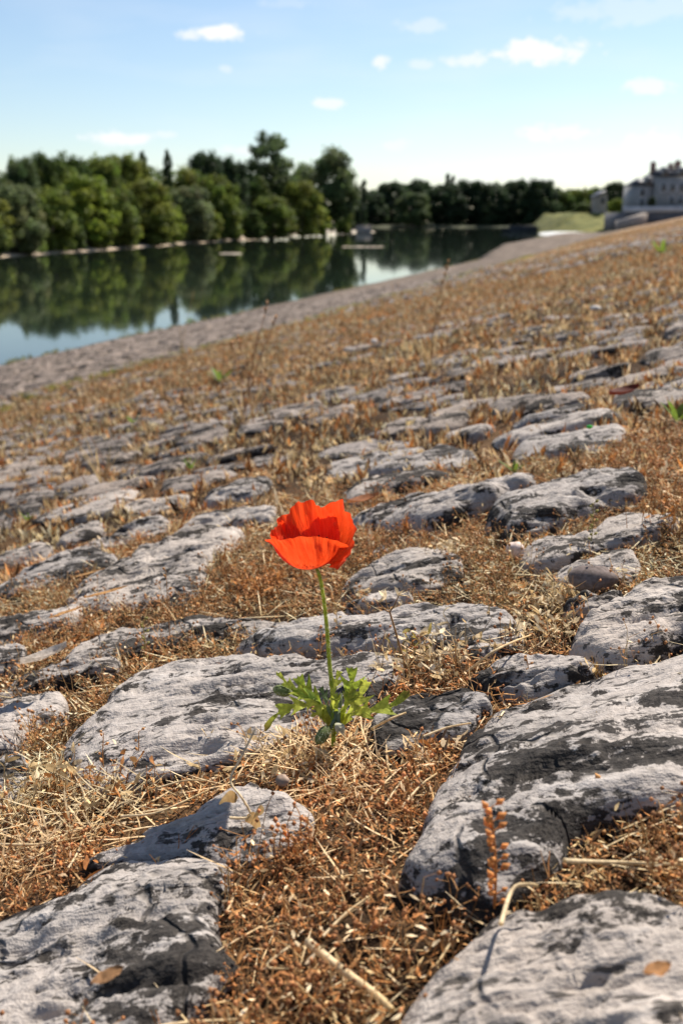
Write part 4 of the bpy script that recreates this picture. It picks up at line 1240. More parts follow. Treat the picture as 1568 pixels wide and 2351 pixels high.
def pick(n, y0, y1, dens, on_frac=0.0, power=1.0, patch=0.0, scale=.35, seed=73):
    x, y = sample(n, y0, y1, power=power)
    k = RNG.random(n) < dens * zone(x, y)
    if patch: k &= (fbm(x / scale, y / scale, seed, 3) + RNG.normal(0, .08, n)) > patch - .3
    st = on_stone(x, y)
    s_, t_ = st_of(x, y)
    k &= ~st | (RNG.random(n) < on_frac * (1 + 1.3 * sstep(2, 5, y) * sstep(-3.5, -.5, s_)))
    return ground_pts(x[k], y[k])

near_sets = []
Pp = pick(2900, .33, 1.5, 1, .004, .35, .16, .16, 74); near_sets.append(scatter(P_POD, Pp, RNG.uniform(.55, 1.15, len(Pp)), tints(Pp), .3))
Pp = pick(4200, .33, 1.6, 1, .006, .35, .06, .2, 75); near_sets.append(scatter(P_TW, Pp, RNG.uniform(.55, 1.2, len(Pp)), tints(Pp), .4))
Pp = pick(3000, .33, 2.2, 1, .01, .6, .28, .16, 76); near_sets.append(scatter(P_CH, Pp, RNG.uniform(.6, 1.2, len(Pp)), tints(Pp), .5))
mass_obj('dry_weeds', near_sets, 'rust brown dry weeds with seed pods filling the joints near the poppy', 'dry weeds')
Pp = pick(11000, .30, 1.7, 1, .01, .4); ls = [scatter(P_LI, Pp, RNG.uniform(.7, 1.4, len(Pp)), tints(Pp, .4), .15)]
q = unproj([(-80, 2620), (250, 2560), (520, 2640), (480, 2760), (300, 2860), (60, 3000), (-80, 3040)], .0)
xq = RNG.uniform(q[:, 0].min(), q[:, 0].max(), 1000); yq = RNG.uniform(q[:, 1].min(), q[:, 1].max(), 1000)
kq = inside(q, xq, yq) & ~on_stone(xq, yq); Pp = ground_pts(xq[kq], yq[kq], .004); ls.append(scatter(P_ST, Pp, RNG.uniform(.5, 1.1, len(Pp)), tints(Pp) * .8, .35))
q = unproj([(760, 2560), (1000, 2480), (1250, 2520), (1300, 2620), (1100, 2700), (880, 2600)], .0)
xq = RNG.uniform(q[:, 0].min(), q[:, 0].max(), 700); yq = RNG.uniform(q[:, 1].min(), q[:, 1].max(), 700)
kq = inside(q, xq, yq) & ~on_stone(xq, yq); Pp = ground_pts(xq[kq], yq[kq], .004); ls.append(scatter(P_ST, Pp, RNG.uniform(.4, .9, len(Pp)), tints(Pp), .45))
Pp = pick(5000, .30, 1.7, 1, .03, .3); ls.append(scatter(P_ST, Pp, RNG.uniform(.4, 1.15, len(Pp)), tints(Pp), .15))
mass_obj('straw_litter', ls, 'straw and crumbs of dead plants lying between the stones', 'litter')
Pp = pick(42000, 1.25, 12, 1, .36, .9, -.5, .4, 77); ms = [scatter(P_MID, Pp, RNG.uniform(.6, 1.4, len(Pp)) * (1 + .06 * (Pp[:, 1] - 1.5)), tints(Pp), .4)]
Pp = pick(11000, 1.3, 11, 1, .22, .7, .26, .3, 78); ms.append(scatter(P_MIDP, Pp, RNG.uniform(.6, 1.3, len(Pp)) * (1 + .06 * (Pp[:, 1] - 1.5)), tints(Pp), .5))
mass_obj('dead_weed_carpet', ms, 'carpet of orange brown dead weeds over the paving behind the poppy', 'dry weeds')
Pp = pick(30000, 9, 80, 1, 1, .15, .20, 1.3, 79); fs = [scatter(P_FARG, Pp, RNG.uniform(.8, 1.6, len(Pp)), tints(Pp), .3)]
mass_obj('far_dry_grass', fs, 'pale orange dry grass covering the upper slope further away', 'dry grass')
# green-yellow strip where the weeds end above the washed stones
n = 1800; t_ = 2.5 + 42 * RNG.random(n) ** 1.6; s_ = -4.15 + RNG.normal(0, .16, n) + .35 * fbm(t_ / 3, t_ * 0, 80, 2)
k = fbm(t_ / 1.2, s_ / .5, 81, 2) > -.12
xg, yg = xy_of(s_[k], t_[k]); Pp = ground_pts(xg, yg)
mass_obj('grass_strip', [scatter(P_GREEN, Pp, RNG.uniform(.6, 1.3, len(Pp)), tints(Pp), .3)], 'thin strip of yellow-green grass above the bare stones by the water', 'grass', M_GREEN)

n = 700; t_ = 8 + 75 * RNG.random(n) ** 1.5; s_ = -13.15 + RNG.normal(0, .22, n)
k = fbm(t_ / 2.5, t_ * 0, 83, 2) > .05
xg, yg = xy_of(s_[k], t_[k]); Pp = ground_pts(xg, yg)
mass_obj('waterside_weeds', [scatter(P_GREEN, Pp, RNG.uniform(1.2, 3.2, len(Pp)), tints(Pp) * .7, .4)], 'patchy green weeds along the water edge of the bank', 'weeds', M_GREEN)

# ------------------------------------------------------------------ the poppy
POPPY = hit(1125, 2500, .012)
EM = lambda s, e: s
poppy = empty('poppy', POPPY, 'single orange-red poppy in bloom growing between the stones', 'poppy')
def pchild(name, me, mat, par=poppy):
    o = link(name, me, mat, par)
    if par is poppy: o.matrix_parent_inverse = Matrix.Translation(POPPY).inverted()
    return o
GRN = np.array([.34, .43, .048]); GRN2 = np.array([.52, .56, .085]); GRND = np.array([.12, .18, .05]); GREY_G = np.array([.22, .27, .15])
def spline(pts, n):
    pts = np.asarray(pts, float); m = len(pts); u = np.linspace(0, m - 1, n); out = []
    for q in u:
        i = min(int(q), m - 2); f = q - i
        p0 = pts[max(i - 1, 0)]; p1 = pts[i]; p2 = pts[i + 1]; p3 = pts[min(i + 2, m - 1)]
        out.append(.5 * (2 * p1 + (p2 - p0) * f + (2 * p0 - 5 * p1 + 4 * p2 - p3) * f * f + (3 * p1 - p0 - 3 * p2 + p3) * f ** 3))
    return np.array(out)
stem_px = [(1125, 2440), (1122, 2340), (1112, 2240), (1104, 2130), (1094, 2035), (1080, 1950), (1063, 1908)]
stem_pts = [POPPY + (0, 0, -.004)] + [above(POPPY, x, y, .003 * i) for i, (x, y) in enumerate(stem_px)]
sp_ = spline(stem_pts, 40)
m = MB(); m.tube(sp_, np.linspace(.0017, .0012, 40), n=8, col=GRN * .9, col1=GRN2)
stem = pchild('stem', m.mesh('stem', True), M_GREEN)
def hairs(pts, n, r, l, col, seed, spread=1.0):
    q = random.Random(seed); m = MB()
    for _ in range(n):
        p = pts[q.randrange(len(pts))]
        d = np.array([q.gauss(0, 1), q.gauss(0, 1), q.gauss(0, .35)]); d /= np.linalg.norm(d)
        a = p + d * r * .8 + np.array([0, 0, q.uniform(-.002, .002)]); b_ = a + d * l * q.uniform(.5, 1) + np.array([0, 0, q.uniform(-.3, .3) * l])
        w = np.cross(d, (0, 0, 1)); w = w / (np.linalg.norm(w) + 1e-9) * .00010
        m.add([a - w, a + w, b_], [(0, 1, 2)], None, col)
    return m
mh = hairs(sp_[3:], 520, .0016, .0034, (.75, .78, .62), 3)
o = pchild('stem_hair', mh.mesh('stem_hair'), M_GREEN); o['kind'] = 'stuff'

TOP = stem_pts[-1]
ax = np.array([-.20, -.04, 1.0]); ax /= np.linalg.norm(ax)
e1 = np.cross((0, 1.0, 0), ax); e1 /= np.linalg.norm(e1); e2 = np.cross(ax, e1)     # e1 right, e2 away from the camera
FS = .80
def petal(phi0, half, R, Hh, seed, curl=.10, base=.0, lean=0.0, rim=.0, low=.0, lowside=-1, round_=.72, zp=1.8, roll=.0):
    nu, nv = 72, 44
    u = np.linspace(-1, 1, nu); v = np.linspace(0, 1, nv)
    U, Vv = np.meshgrid(u, v)
    edge = 1.03 - .36 * np.abs(U) ** 2.1 + .050 * fbm(U * 2.6 + seed, U * 0, seed, 2) + .016 * fbm(U * 8 + seed, U * 0, seed + 5, 1) + rim * U
    vv = Vv * edge
    wid = half * (.50 + .50 * sstep(0, .55, Vv))
    ph = phi0 + U * wid
    r = R * (np.sin(np.clip(vv, 0, 1.25) * np.pi / 2 * .98) ** round_)
    z = Hh * (.08 * vv + .92 * vv ** zp)
    r = r + curl * R * np.clip(vv - .66, 0, 1) ** 1.5 * 2.4
    rl = np.clip((Vv - .84) / .16, 0, 1) ** 1.5 * roll * (1 + 1.2 * fbm(U * 3 + seed, U * 0, seed + 8, 2))
    r = r + R * .30 * rl; z = z - Hh * .16 * rl
    dl = np.clip(lowside * U - .0, 0, 1) ** 1.2 * Vv
    z = z * (1 - low * dl); r = r * (1 + .25 * low * dl)
    wr = .0042 * Vv ** 2.2 * fbm(U * 6 + seed * 2, Vv * 1.3, seed + 9, 4, .6) + .0022 * np.clip(Vv - .7, 0, 1) * 3 * vn(U * 8 + seed, Vv * 3, seed + 4) + .0006 * Vv * vn(U * 26, Vv * 2, seed + 6)
    r = r + wr * 1.8; z = z + wr * .5
    px = (r + base) * np.cos(ph) + lean * np.cos(phi0) * Vv ** 2; py = (r + base) * np.sin(ph) + lean * np.sin(phi0) * Vv ** 2
    P = TOP + FS * (px[..., None] * e1 + py[..., None] * e2 + z[..., None] * ax)
    V3 = P.reshape(-1, 3)
    i = (np.arange(nv - 1)[:, None] * nu + np.arange(nu - 1)[None]).ravel()
    Q = np.stack([i, i + 1, i + 1 + nu, i + nu], 1)
    c = np.stack([U * .5 + .5, Vv, np.full_like(U, (seed * .37) % 1)], -1).reshape(-1, 3)
    return mesh_np('petal', V3, Q, c, True)
# seen from above-front: phi = 0 right, 90 degrees away, 270 towards the camera
pchild('petal', petal(rad(92), rad(98), .0295, .0475, 11, -.10, .0004, .002, .03), M_PETAL)                     # back
pchild('petal', petal(rad(34), rad(96), .0350, .0450, 23, .0, .0012, .004, -.02, .82, -1, .62), M_PETAL)        # right, spread and drooping towards the camera
pchild('petal', petal(rad(160), rad(62), .0275, .0425, 37, -.02, .0, .002, .0), M_PETAL)                         # left, inner
pchild('petal', petal(rad(248), rad(92), .0312, .0425, 41, .06, .0016, .0, -.05, .0, 1, .62, 1.7, .45), M_PETAL)     # front
# seed head and stamens inside the cup
m = MB()
pp = [TOP + ax * z for z in np.linspace(.001, .012, 7)]
m.tube(pp, [.0015, .003, .0038, .0042, .0045, .005, .004], n=10, col=(.20, .26, .10)); m.pod(TOP + ax * .0122, .005, ax, .2, (.10, .06, .05), 10)
pchild('seed_capsule', m.mesh('seed_capsule', True), M_GREEN)
m = MB()
for k in range(60):
    a = k * 2.4; q = .010 + .005 * pr.random(); d = np.cos(a) * e1 + np.sin(a) * e2
    p1 = TOP + ax * .003 + d * .002; p2 = TOP + ax * (.012 + .006 * pr.random()) + d * q
    m.tube([p1, (p1 + p2) / 2 + ax * .002, p2], .00012, .0001, 3, (.05, .02, .03)); m.pod(p2, .0007, d, 1.5, (.035, .03, .045), 4)
pchild('stamens', m.mesh('stamens'), M_GREEN)

def lobed_leaf(mid, wmax, seed, lobes=5, up=(0, -.3, 1), c0=GRN, c1=GRN2, tipc=None, cup=.25):
    """feather-lobed leaf on a bent midrib: pairs of pointed forward-leaning lobes"""
    q = random.Random(seed)
    pts = spline(mid, 49); n = len(pts)
    tg = np.gradient(pts, axis=0); tg /= np.linalg.norm(tg, axis=1)[:, None]
    upv = np.array(up, float)
    sd_ = np.cross(tg, upv); sd_ /= np.linalg.norm(sd_, axis=1)[:, None] + 1e-9
    nr = np.cross(sd_, tg)
    length = np.linalg.norm(np.diff(pts, axis=0), axis=1).sum()
    t = np.linspace(0, 1, n)
    env = wmax * (np.clip((t - .06) / .5, 0, 1) ** .8) * np.clip((1.0 - t) / .40, 0, 1) ** .75
    m = MB(); half = []
    for side in (-1, 1):
        ph = q.uniform(0, .25)
        fr = (t * lobes + ph) % 1.0
        tooth = np.where(fr < .72, fr / .72, 1 - (fr - .72) / .28)       # slow rise to a point, quick fall
        w = .86 * env * (.15 + .85 * tooth ** 1.5) + .0009 * (1 - t)
        fwd = w * .85 * tooth
        half.append((side, w, fwd))
    V = [pts]
    for side, w, fwd in half:
        for k in (.5, 1.0):
            V.append(pts + side * sd_ * (w * k)[:, None] + tg * (fwd * k)[:, None] + nr * ((w * k) * cup)[:, None] + nr * (.0006 * np.array([q.gauss(0, 1) for _ in range(n)]) * k)[:, None])
    V = np.concatenate(V); Q = []
    for i in range(n - 1):
        for a, b_, s_ in ((0, 1, -1), (1, 2, -1), (0, 3, 1), (3, 4, 1)):
            quad = (a * n + i, b_ * n + i, b_ * n + i + 1, a * n + i + 1)
            Q.append(quad if s_ > 0 else quad[::-1])
    k = np.tile(t, 5)[:, None]
    c = np.asarray(c0) * (1 - k) + np.asarray(c1) * k
    c[:n] *= 1.15
    if tipc is not None: c = c * (1 - sstep(.75, 1, k)) + np.asarray(tipc) * sstep(.75, 1, k)
    m.add(V, None, Q, c)
    return m.mesh('leaf', True)
# leaves: (picture points of the midrib with depth offset), half width
zz = lambda x, y: (870 + x * .3508, 2200 + y * .3508)
def leaf_pts(lst): return [POPPY + (0, 0, .004)] + [above(POPPY, *zz(x, y), dy * .45 - .006) for x, y, dy in lst]
LEAVES = [
 (leaf_pts([(560, 470, .012), (440, 410, .025), (300, 320, .035), (178, 190, .045)]), .0075, 1, 6, GRN, GRN2, None),
 (leaf_pts([(580, 480, .018), (500, 400, .030), (430, 320, .038), (378, 222, .045)]), .0115, 2, 4, GRN * .9, GRN, None),
 (leaf_pts([(570, 520, -.002), (460, 515, -.006), (330, 530, -.010), (190, 600, -.012), (45, 780, -.012)]), .0095, 3, 5, GRN2, GRN, (.16, .09, .03)),
 (leaf_pts([(725, 420, .012), (735, 340, .018), (760, 260, .024), (790, 180, .030)]), .0075, 4, 4, GRN2, GRN2, None),
 (leaf_pts([(860, 480, .008), (895, 380, .014), (905, 260, .020), (903, 140, .026)]), .0125, 5, 4, GRN, GRN, None),
 (leaf_pts([(900, 560, .0), (950, 500, .003), (1000, 390, .008), (1050, 245, .012)]), .0115, 6, 4, GRN2, GRN2, None),
 (leaf_pts([(880, 620, -.003), (1010, 580, -.004), (1180, 545, .0), (1320, 500, .006), (1472, 362, .016)]), .0110, 7, 4, GRN2, GRN, (.20, .15, .03)),
 (leaf_pts([(640, 540, -.004), (560, 600, -.008), (510, 600, -.010)]), .006, 8, 3, GRN2, GRN2, None),
 (leaf_pts([(660, 480, .004), (630, 400, .008), (600, 340, .012)]), .0055, 9, 3, GREY_G, GRND, None),
 (leaf_pts([(760, 500, -.004), (755, 450, -.002), (740, 400, .002)]), .0055, 10, 3, GRN, GRN2, None),
 (leaf_pts([(850, 520, .004), (880, 450, .006), (935, 350, .010)]), .0080, 11, 3, GRN2, GRN2, None),
 (leaf_pts([(560, 480, .006), (470, 440, .006), (380, 420, .006)]), .0080, 12, 3, GRND * 1.2, GRN, None),
]
for mid, w, sd2, lb, c0, c1, tp in LEAVES:
    pchild('leaf', lobed_leaf(mid, w, sd2, lb, (0, -.75, .75), c0, c1, tp), M_GREEN)
def bud(px, py, dy, r, ax_, seed, stalk):
    c = above(POPPY, *zz(px, py), dy); m = MB(); ax_ = np.array(ax_, float); ax_ /= np.linalg.norm(ax_)
    zs = np.linspace(-1, 1, 11)
    m.tube([c + ax_ * r * 1.7 * z for z in zs], r * np.sqrt(np.clip(1 - zs ** 2, .01, 1)), n=12, col=(.17, .21, .08), col1=(.22, .27, .11))
    bo = pchild('bud', m.mesh('bud', True), M_GREEN)
    mh = hairs([c + ax_ * r * 1.5 * z for z in np.linspace(-.9, .9, 12)], 240, r, r * .9, (.72, .75, .60), seed)
    ho = link('bud_hair', mh.mesh('bud_hair'), M_GREEN, bo); ho['kind'] = 'stuff'
    m = MB(); m.tube(spline(stalk + [c - ax_ * r * 1.5], 12), .0012, .0010, 6, GRN * .9)
    pchild('bud_stalk', m.mesh('bud_stalk', True), M_GREEN)
bud(235, 375, .010, .0042, (-1, 0, .25), 5, leaf_pts([(600, 500, .006), (420, 440, .010)]))
bud(625, 800, -.020, .0046, (-.5, -.4, -.6), 6, leaf_pts([(720, 600, -.006), (715, 700, -.014)]))
m = MB()
for k, (a, b_, c) in enumerate([((745, 560, -.004), (740, 640, -.010), (700, 735, -.016)), ((770, 560, -.004), (775, 640, -.010), (770, 720, -.014)), ((790, 540, -.002), (795, 470, .0), (797, 400, .004))]):
    m.tube(spline([above(POPPY, *zz(q[0], q[1]), q[2]) for q in (a, b_, c)], 10), .0019, .0014, 6, GREY_G)
pchild('leaf_stalk', m.mesh('leaf_stalk', True), M_GREEN)
m = MB()
for k in range(7):
    p0 = above(POPPY, *zz(770, 680), -.014); p1 = above(POPPY, *zz(pr.uniform(690, 850), pr.uniform(740, 800)), -.02)
    m.ribbon(spline([p0, (p0 + p1) / 2 + (0, -.002, .002), p1], 6), .0022, None, (.45, .47, .33), (.55, .52, .38))
pchild('withered_leaf', m.mesh('withered_leaf', True), M_DRY)

# ------------------------------------------------------------------ single dry plants and litter that stand out
def stone_top(px, py):
    return hit(px, py, .03)

def seed_stalk(base_px, tip_px, label, col=RUST * 1.25, pods=16, r=.0011, podr=.0028, name='dry_seed_stalk', lean=.0):
    b0 = hit(*base_px, .0); t0 = above(b0, *tip_px, lean)
    root = empty(name, b0, label, 'dry plant')
    mid = (b0 + t0) / 2 + np.array([pr.uniform(-.05, .05), 0, 0]) * np.linalg.norm(t0 - b0)
    pts = spline([b0 - (0, 0, .005), mid, t0], 14)
    m = MB(); m.tube(pts, r, r * .5, 5, col * .8, col1=col); wchild('stalk', m, M_DRY, root)
    m = MB()
    for k in range(pods):
        f = .28 + .72 * k / max(1, pods - 1); p = pts[min(13, int(f * 13))]
        a = k * 2.1; d = np.array([math.cos(a), math.sin(a) * .6, .75])
        q = p + d * podr * 1.4
        m.tube([p, q], r * .4, r * .3, 3, col); m.pod(q + d * podr * .5, podr * pr.uniform(.6, 1), d, 1.5, jit(col * 1.2, .25), 6)
    wchild('seed_pods', m, M_DRY, root)
    return root
seed_stalk((1664, 3120), (1655, 2728), 'upright orange seed stalk in front of the big stone on the right', RUST * 1.3, 22, .0010, .0024)
seed_stalk((2022, 2745), (2032, 2645), 'short stalk with a round pod on the edge of the big right stone', BROWN * 1.3, 5, .0007, .0022)
seed_stalk((1145, 2170), (1137, 2045), 'small pale seed stalk right behind the poppy stem', STRAW * .9, 12, .0007, .0018)
seed_stalk((1655, 2110), (1640, 2000), 'yellowish seed stalk on the long stone right of the poppy flower', STRAW * .8, 9, .0007, .0018)
seed_stalk((1990, 1870), (2002, 1700), 'greenish seed stalk between the stones at the right', np.array([.33, .30, .10]), 13, .0007, .0020)
seed_stalk((480, 2245), (482, 2095), 'yellow-green tipped weed on the left behind the long pale stone', np.array([.40, .36, .12]), 10, .0006, .0019)
seed_stalk((575, 2170), (560, 1925), 'thin weed with an orange pod left of the poppy flower', BROWN * 1.3, 6, .0006, .0020)
seed_stalk((355, 2635), (350, 2475), 'thin brown weed before the left end of the pale stone', BROWN * 1.4, 6, .0006, .0018)
seed_stalk((462, 2600), (468, 2470), 'weed with two small pods in front of the pale stone', BROWN * 1.4, 4, .0006, .0019)
seed_stalk((970, 2900), (972, 2800), 'short weed with one big orange pod in the joint below the poppy', RUST * 1.3, 3, .0007, .0026)
seed_stalk((1780, 2310), (1775, 2210), 'brown weed on the flat stone right of the poppy leaves', BROWN * 1.2, 7, .0006, .0015)

def forked(label):
    b0 = hit(1378, 2270, .0); root = empty('forked_dead_stem', b0, label, 'dry plant')
    j = above(b0, 1315, 2065, .0)
    m = MB(); c = np.array([.34, .20, .09])
    m.tube(spline([b0 - (0, 0, .004), above(b0, 1340, 2150), j], 12), .0010, .0008, 5, c); wchild('stalk', m, M_DRY, root)
    for tip in ((1280, 2033), (1345, 2010), (1300, 2020)):
        t = above(b0, *tip, pr.uniform(-.01, .01)); m = MB()
        m.tube(spline([j, (j + t) / 2 + (0, 0, -.002), t], 8), .0007, .0004, 4, c)
        for _ in range(4): m.ribbon(bent(t, (pr.uniform(-1, 1), pr.uniform(-1, 1), pr.uniform(0, 1)), .009, 4, .8), .0018, None, jit(PALE * .8, .3))
        wchild('branch', m, M_DRY, root)
forked('bare forked dead stem rising right of the poppy')

def tuft_thing(px, py, label, n=36, h=.035, w=.03, cols=(PALE, PALE, STRAW), name='dry_tuft', mat=None, leafy=True):
    b0 = hit(px, py, .0); root = empty(name, b0, label, 'dry tuft')
    m = MB(); l = MB()
    for _ in range(n):
        p = b0 + np.array([pr.gauss(0, w * .45), pr.gauss(0, w * .35), 0]); p[2] = float(bankz(p[0], p[1]))
        st = bent(p, (pr.uniform(-.5, .5), pr.uniform(-.5, .5), 1), h * pr.uniform(.5, 1.1), 4, .5)
        m.tube(st, .0005, .0003, 3, jit(cols[0] * .8, .3))
        for _ in range(3 if leafy else 1):
            l.ribbon(bent(st[pr.randint(1, 3)], (pr.uniform(-1, 1), pr.uniform(-1, 1), pr.uniform(-.2, 1)), pr.uniform(.006, .012), 4, 1.0), pr.uniform(.0011, .0024), (pr.uniform(-1, 1), pr.uniform(-1, 1), pr.uniform(-1, 1)), jit(pr.choice(cols), .25))
    wchild('stalks', m, mat or M_DRY, root)['kind'] = 'stuff'; wchild('dry_leaves', l, mat or M_DRY, root)['kind'] = 'stuff'
tuft_thing(1450, 2270, 'pale cream dry tuft right of the poppy between two stones', 60, .034, .05)
tuft_thing(1830, 2160, 'pale dry tuft spilling over the long straws at the right', 34, .026, .045)
tuft_thing(1900, 2050, 'cream tuft at the upper end of the small flat stone', 30, .028, .04)
tuft_thing(100, 2740, 'straw-coloured tuft at the left picture edge', 60, .03, .06, (STRAW, PALE, STRAW * .8))
tuft_thing(300, 2690, 'brown tangled tuft under the pale stone on the left', 50, .022, .06, (BROWN * 1.4, STRAW, RUST))
tuft_thing(1500, 1890, 'cream dry tuft beside the domed stone right of the flower', 24, .03, .03)
tuft_thing(2280, 1800, 'tall rust-brown tuft at the right picture edge', 40, .05, .05, (RUST, STRAW, BROWN))
tuft_thing(900, 2000, 'rust-red weed clump left of the poppy stem', 70, .030, .07, (RUST * 1.1, RUST, BROWN * 1.2))
tuft_thing(1010, 2560, 'heap of pale tangled stems in front of the poppy', 40, .018, .06, (STRAW, PALE, STRAW))
tuft_thing(1390, 2225, 'yellow grass shoots on the rim of the pale stone', 14, .03, .02, (np.array([.5, .40, .12]), STRAW), leafy=False)
tuft_thing(2010, 2290, 'small orange grass shoots on top of the big right stone', 12, .02, .02, (np.array([.55, .33, .10]), STRAW), leafy=False)

GR_A = np.array([.11, .16, .025])
def green_weed(px, py, h, label):
    b0 = hit(px, py, .0); root = empty('green_weed', b0, label, 'green weed', 'green weeds in the paving'); 
    for k in range(6):
        a = k * 1.05 + pr.random(); m = MB()
        d = np.array([math.cos(a), math.sin(a), pr.uniform(.7, 1.6)])
        m.ribbon(bent(b0, d, h * pr.uniform(.6, 1.1), 6, .4), h * .10, None, jit(GR_A, .3), GR_A * 1.5); wchild('leaf', m, M_GREEN, root)
green_weed(642, 1585, .035, 'small yellow-green weed among rust weeds above left of the flower')
green_weed(96, 1760, .025, 'tiny green weed at the left picture edge')
green_weed(1735, 1595, .03, 'dark green weed behind the two-layered stone on the right')
green_weed(2285, 1425, .06, 'green weed at the right picture edge')
green_weed(446, 1430, .05, 'green weed at the left among the dry carpet')
green_weed(745, 1290, .10, 'yellow-green weed tuft at the middle left of the slope')
green_weed(2235, 860, .22, 'distant green weed high on the right slope')
green_weed(640, 1090, .28, 'green shoot at the water side of the bank')
green_weed(440, 1130, .25, 'leafy shoot at the water edge on the left')

def stalk_clump(base, tips, label, col, r=.0021):
    b0 = hit(*base, .0); root = empty('tall_dry_grass', b0, label, 'dry grass')
    for (tx, ty, head) in tips:
        t = above(b0, tx, ty, pr.uniform(-.04, .04)); m = MB()
        p0 = b0 + np.array([pr.uniform(-.03, .03), pr.uniform(-.03, .03), 0]); p0[2] = float(bankz(p0[0], p0[1])) - .005
        mid = (p0 + t) / 2 + np.array([pr.uniform(-.02, .02), 0, 0])
        pts = spline([p0, mid, t], 18); c = jit(col, .2)
        m.tube(pts, r, r * .45, 4, c * .9, col1=c)
        if head:
            for k in range(26):
                f = pr.uniform(1 - head, 1); p = pts[min(17, int(f * 17))]
                d = np.array([pr.gauss(0, .35), pr.gauss(0, .35), 1]); m.pod(p + d * r, r * pr.uniform(.9, 1.6), d, 3.0, jit(col * 1.1, .25), 4)
        wchild('stalk', m, M_DRY, root)
    for _ in range(10):
        m = MB(); a = pr.uniform(0, 6.28); m.ribbon(bent(b0 + (0, 0, .0), (math.cos(a) * .5, math.sin(a) * .5, 1), pr.uniform(.08, .16), 6, .3), .0016, None, jit(STRAW * .8), jit(STRAW)); wchild('blade', m, M_DRY, root)
OC = np.array([.38, .22, .09])
stalk_clump((1450, 1265), [(1516, 872, .22), (1500, 1000, 0), (1600, 1080, .15), (1420, 1110, 0), (1560, 1150, .1)], 'tallest dry grass stalks reaching up to the water, right of centre', OC)
stalk_clump((830, 1440), [(905, 1010, .12), (868, 1120, 0), (935, 1060, .1), (800, 1130, .12), (780, 1150, .1)], 'tall dry grass stalks above left of the poppy flower', np.array([.44, .26, .14]))
stalk_clump((620, 1200), [(655, 985, .1), (600, 1060, 0)], 'two thin stalks at the water edge left of centre', np.array([.40, .28, .10]), .003)
stalk_clump((345, 1640), [(222, 1372, .2), (280, 1480, 0), (310, 1540, 0)], 'leaning reddish stalk at the left', np.array([.34, .17, .09]), .0012)
stalk_clump((1335, 1010), [(1345, 955, .2), (1322, 960, .2)], 'short stalks far up the middle of the bank', OC, .003)

STRAWS = [  # picture points, radius, label
 ([(1040, 3180), (1150, 3270), (1260, 3350), (1325, 3410)], .0026, 'thickest pale straw lying at the bottom of the picture'),
 ([(1355, 2725), (1420, 2650), (1475, 2610)], .0009, 'bright straw leaning on the left flank of the big right stone'),
 ([(1300, 2715), (1345, 2650), (1392, 2605)], .0007, 'thin short straw beside the bright leaning one'),
 ([(1255, 2460), (1310, 2430), (1370, 2405)], .0011, 'pale straw right of the poppy leaves'),
 ([(1430, 2485), (1510, 2455), (1590, 2440)], .0008, 'straw on the small layered stones right of the poppy'),
 ([(1905, 2905), (2050, 2910), (2200, 2915), (2330, 2920)], .0013, 'long straw lying between the two big right stones'),
 ([(410, 2755), (520, 2745), (620, 2705), (705, 2665)], .0009, 'long thin straw along the upper edge of the lower left stone'),
 ([(530, 2660), (620, 2635), (700, 2635)], .0007, 'short straw below the pale stone on the left'),
 ([(1580, 2265), (1680, 2190), (1800, 2140)], .0012, 'long straw across the joint right of the cream tuft'),
 ([(0, 2045), (120, 2025), (250, 1985)], .0010, 'straw at the left edge above the dark joint'),
 ([(1690, 3120), (1730, 3000), (1790, 2985), (1815, 2990)], .0012, 'bent straw in the dark gap under the big right stone'),
 ([(1090, 3160), (1170, 3080), (1255, 3020)], .0009, 'straight straw pointing up from the thick one'),
 ([(1000, 3180), (900, 3260), (1010, 3270)], .0008, 'crooked straw left of the thick one'),
 ([(0, 2850), (130, 2850), (280, 2825)], .0011, 'straw above the bottom left stone'),
 ([(230, 2930), (260, 2880), (290, 2810)], .0008, 'straw standing against the bottom left stone'),
 ([(1120, 2600), (1180, 2540), (1230, 2500)], .0008, 'straw just below the poppy base'),
]
for pts, r, lab in STRAWS:
    P = []
    for k, (x, y) in enumerate(pts):
        p = hit(x, y, .0); on = bool(on_stone(np.array([p[0]]), np.array([p[1]]))[0])
        P.append(hit(x, y, .034 if on else .014))
    P = spline(P, 14); m = MB(); m.tube(P, r, r * .6, 6, jit(PALE * .95, .1), col1=jit(STRAW, .15))
    o = link('straw', m.mesh('straw', True), M_DRY); tag(o, lab, 'straw', 'straws lying on the paving')

bs = hit(775, 2760, .02)
root = empty('bent_leafy_straw', bs, 'bent straw with curled brown leaves over the lower left stone', 'dry plant')
m = MB(); m.tube(spline([bs, above(bs, 845, 2755), above(bs, 815, 2690), above(bs, 778, 2632, .01), above(bs, 820, 2545, .02), above(bs, 862, 2460, .03)], 24), .0009, .0007, 5, PALE); wchild('stalk', m, M_DRY, root)
for x, y, dx, dy in ((800, 2700, -60, 10), (850, 2770, 40, -30), (845, 2790, -10, 60), (830, 2760, 50, 40)):
    m = MB(); p = above(bs, x, y); q = above(bs, x + dx, y + dy, -.006); m.ribbon(spline([p, (p + q) / 2 + (0, 0, .004), q], 8), .0042, (.3, .8, .5), np.array([.42, .25, .09]), np.array([.5, .33, .14])); wchild('leaf', m, M_DRY, root)

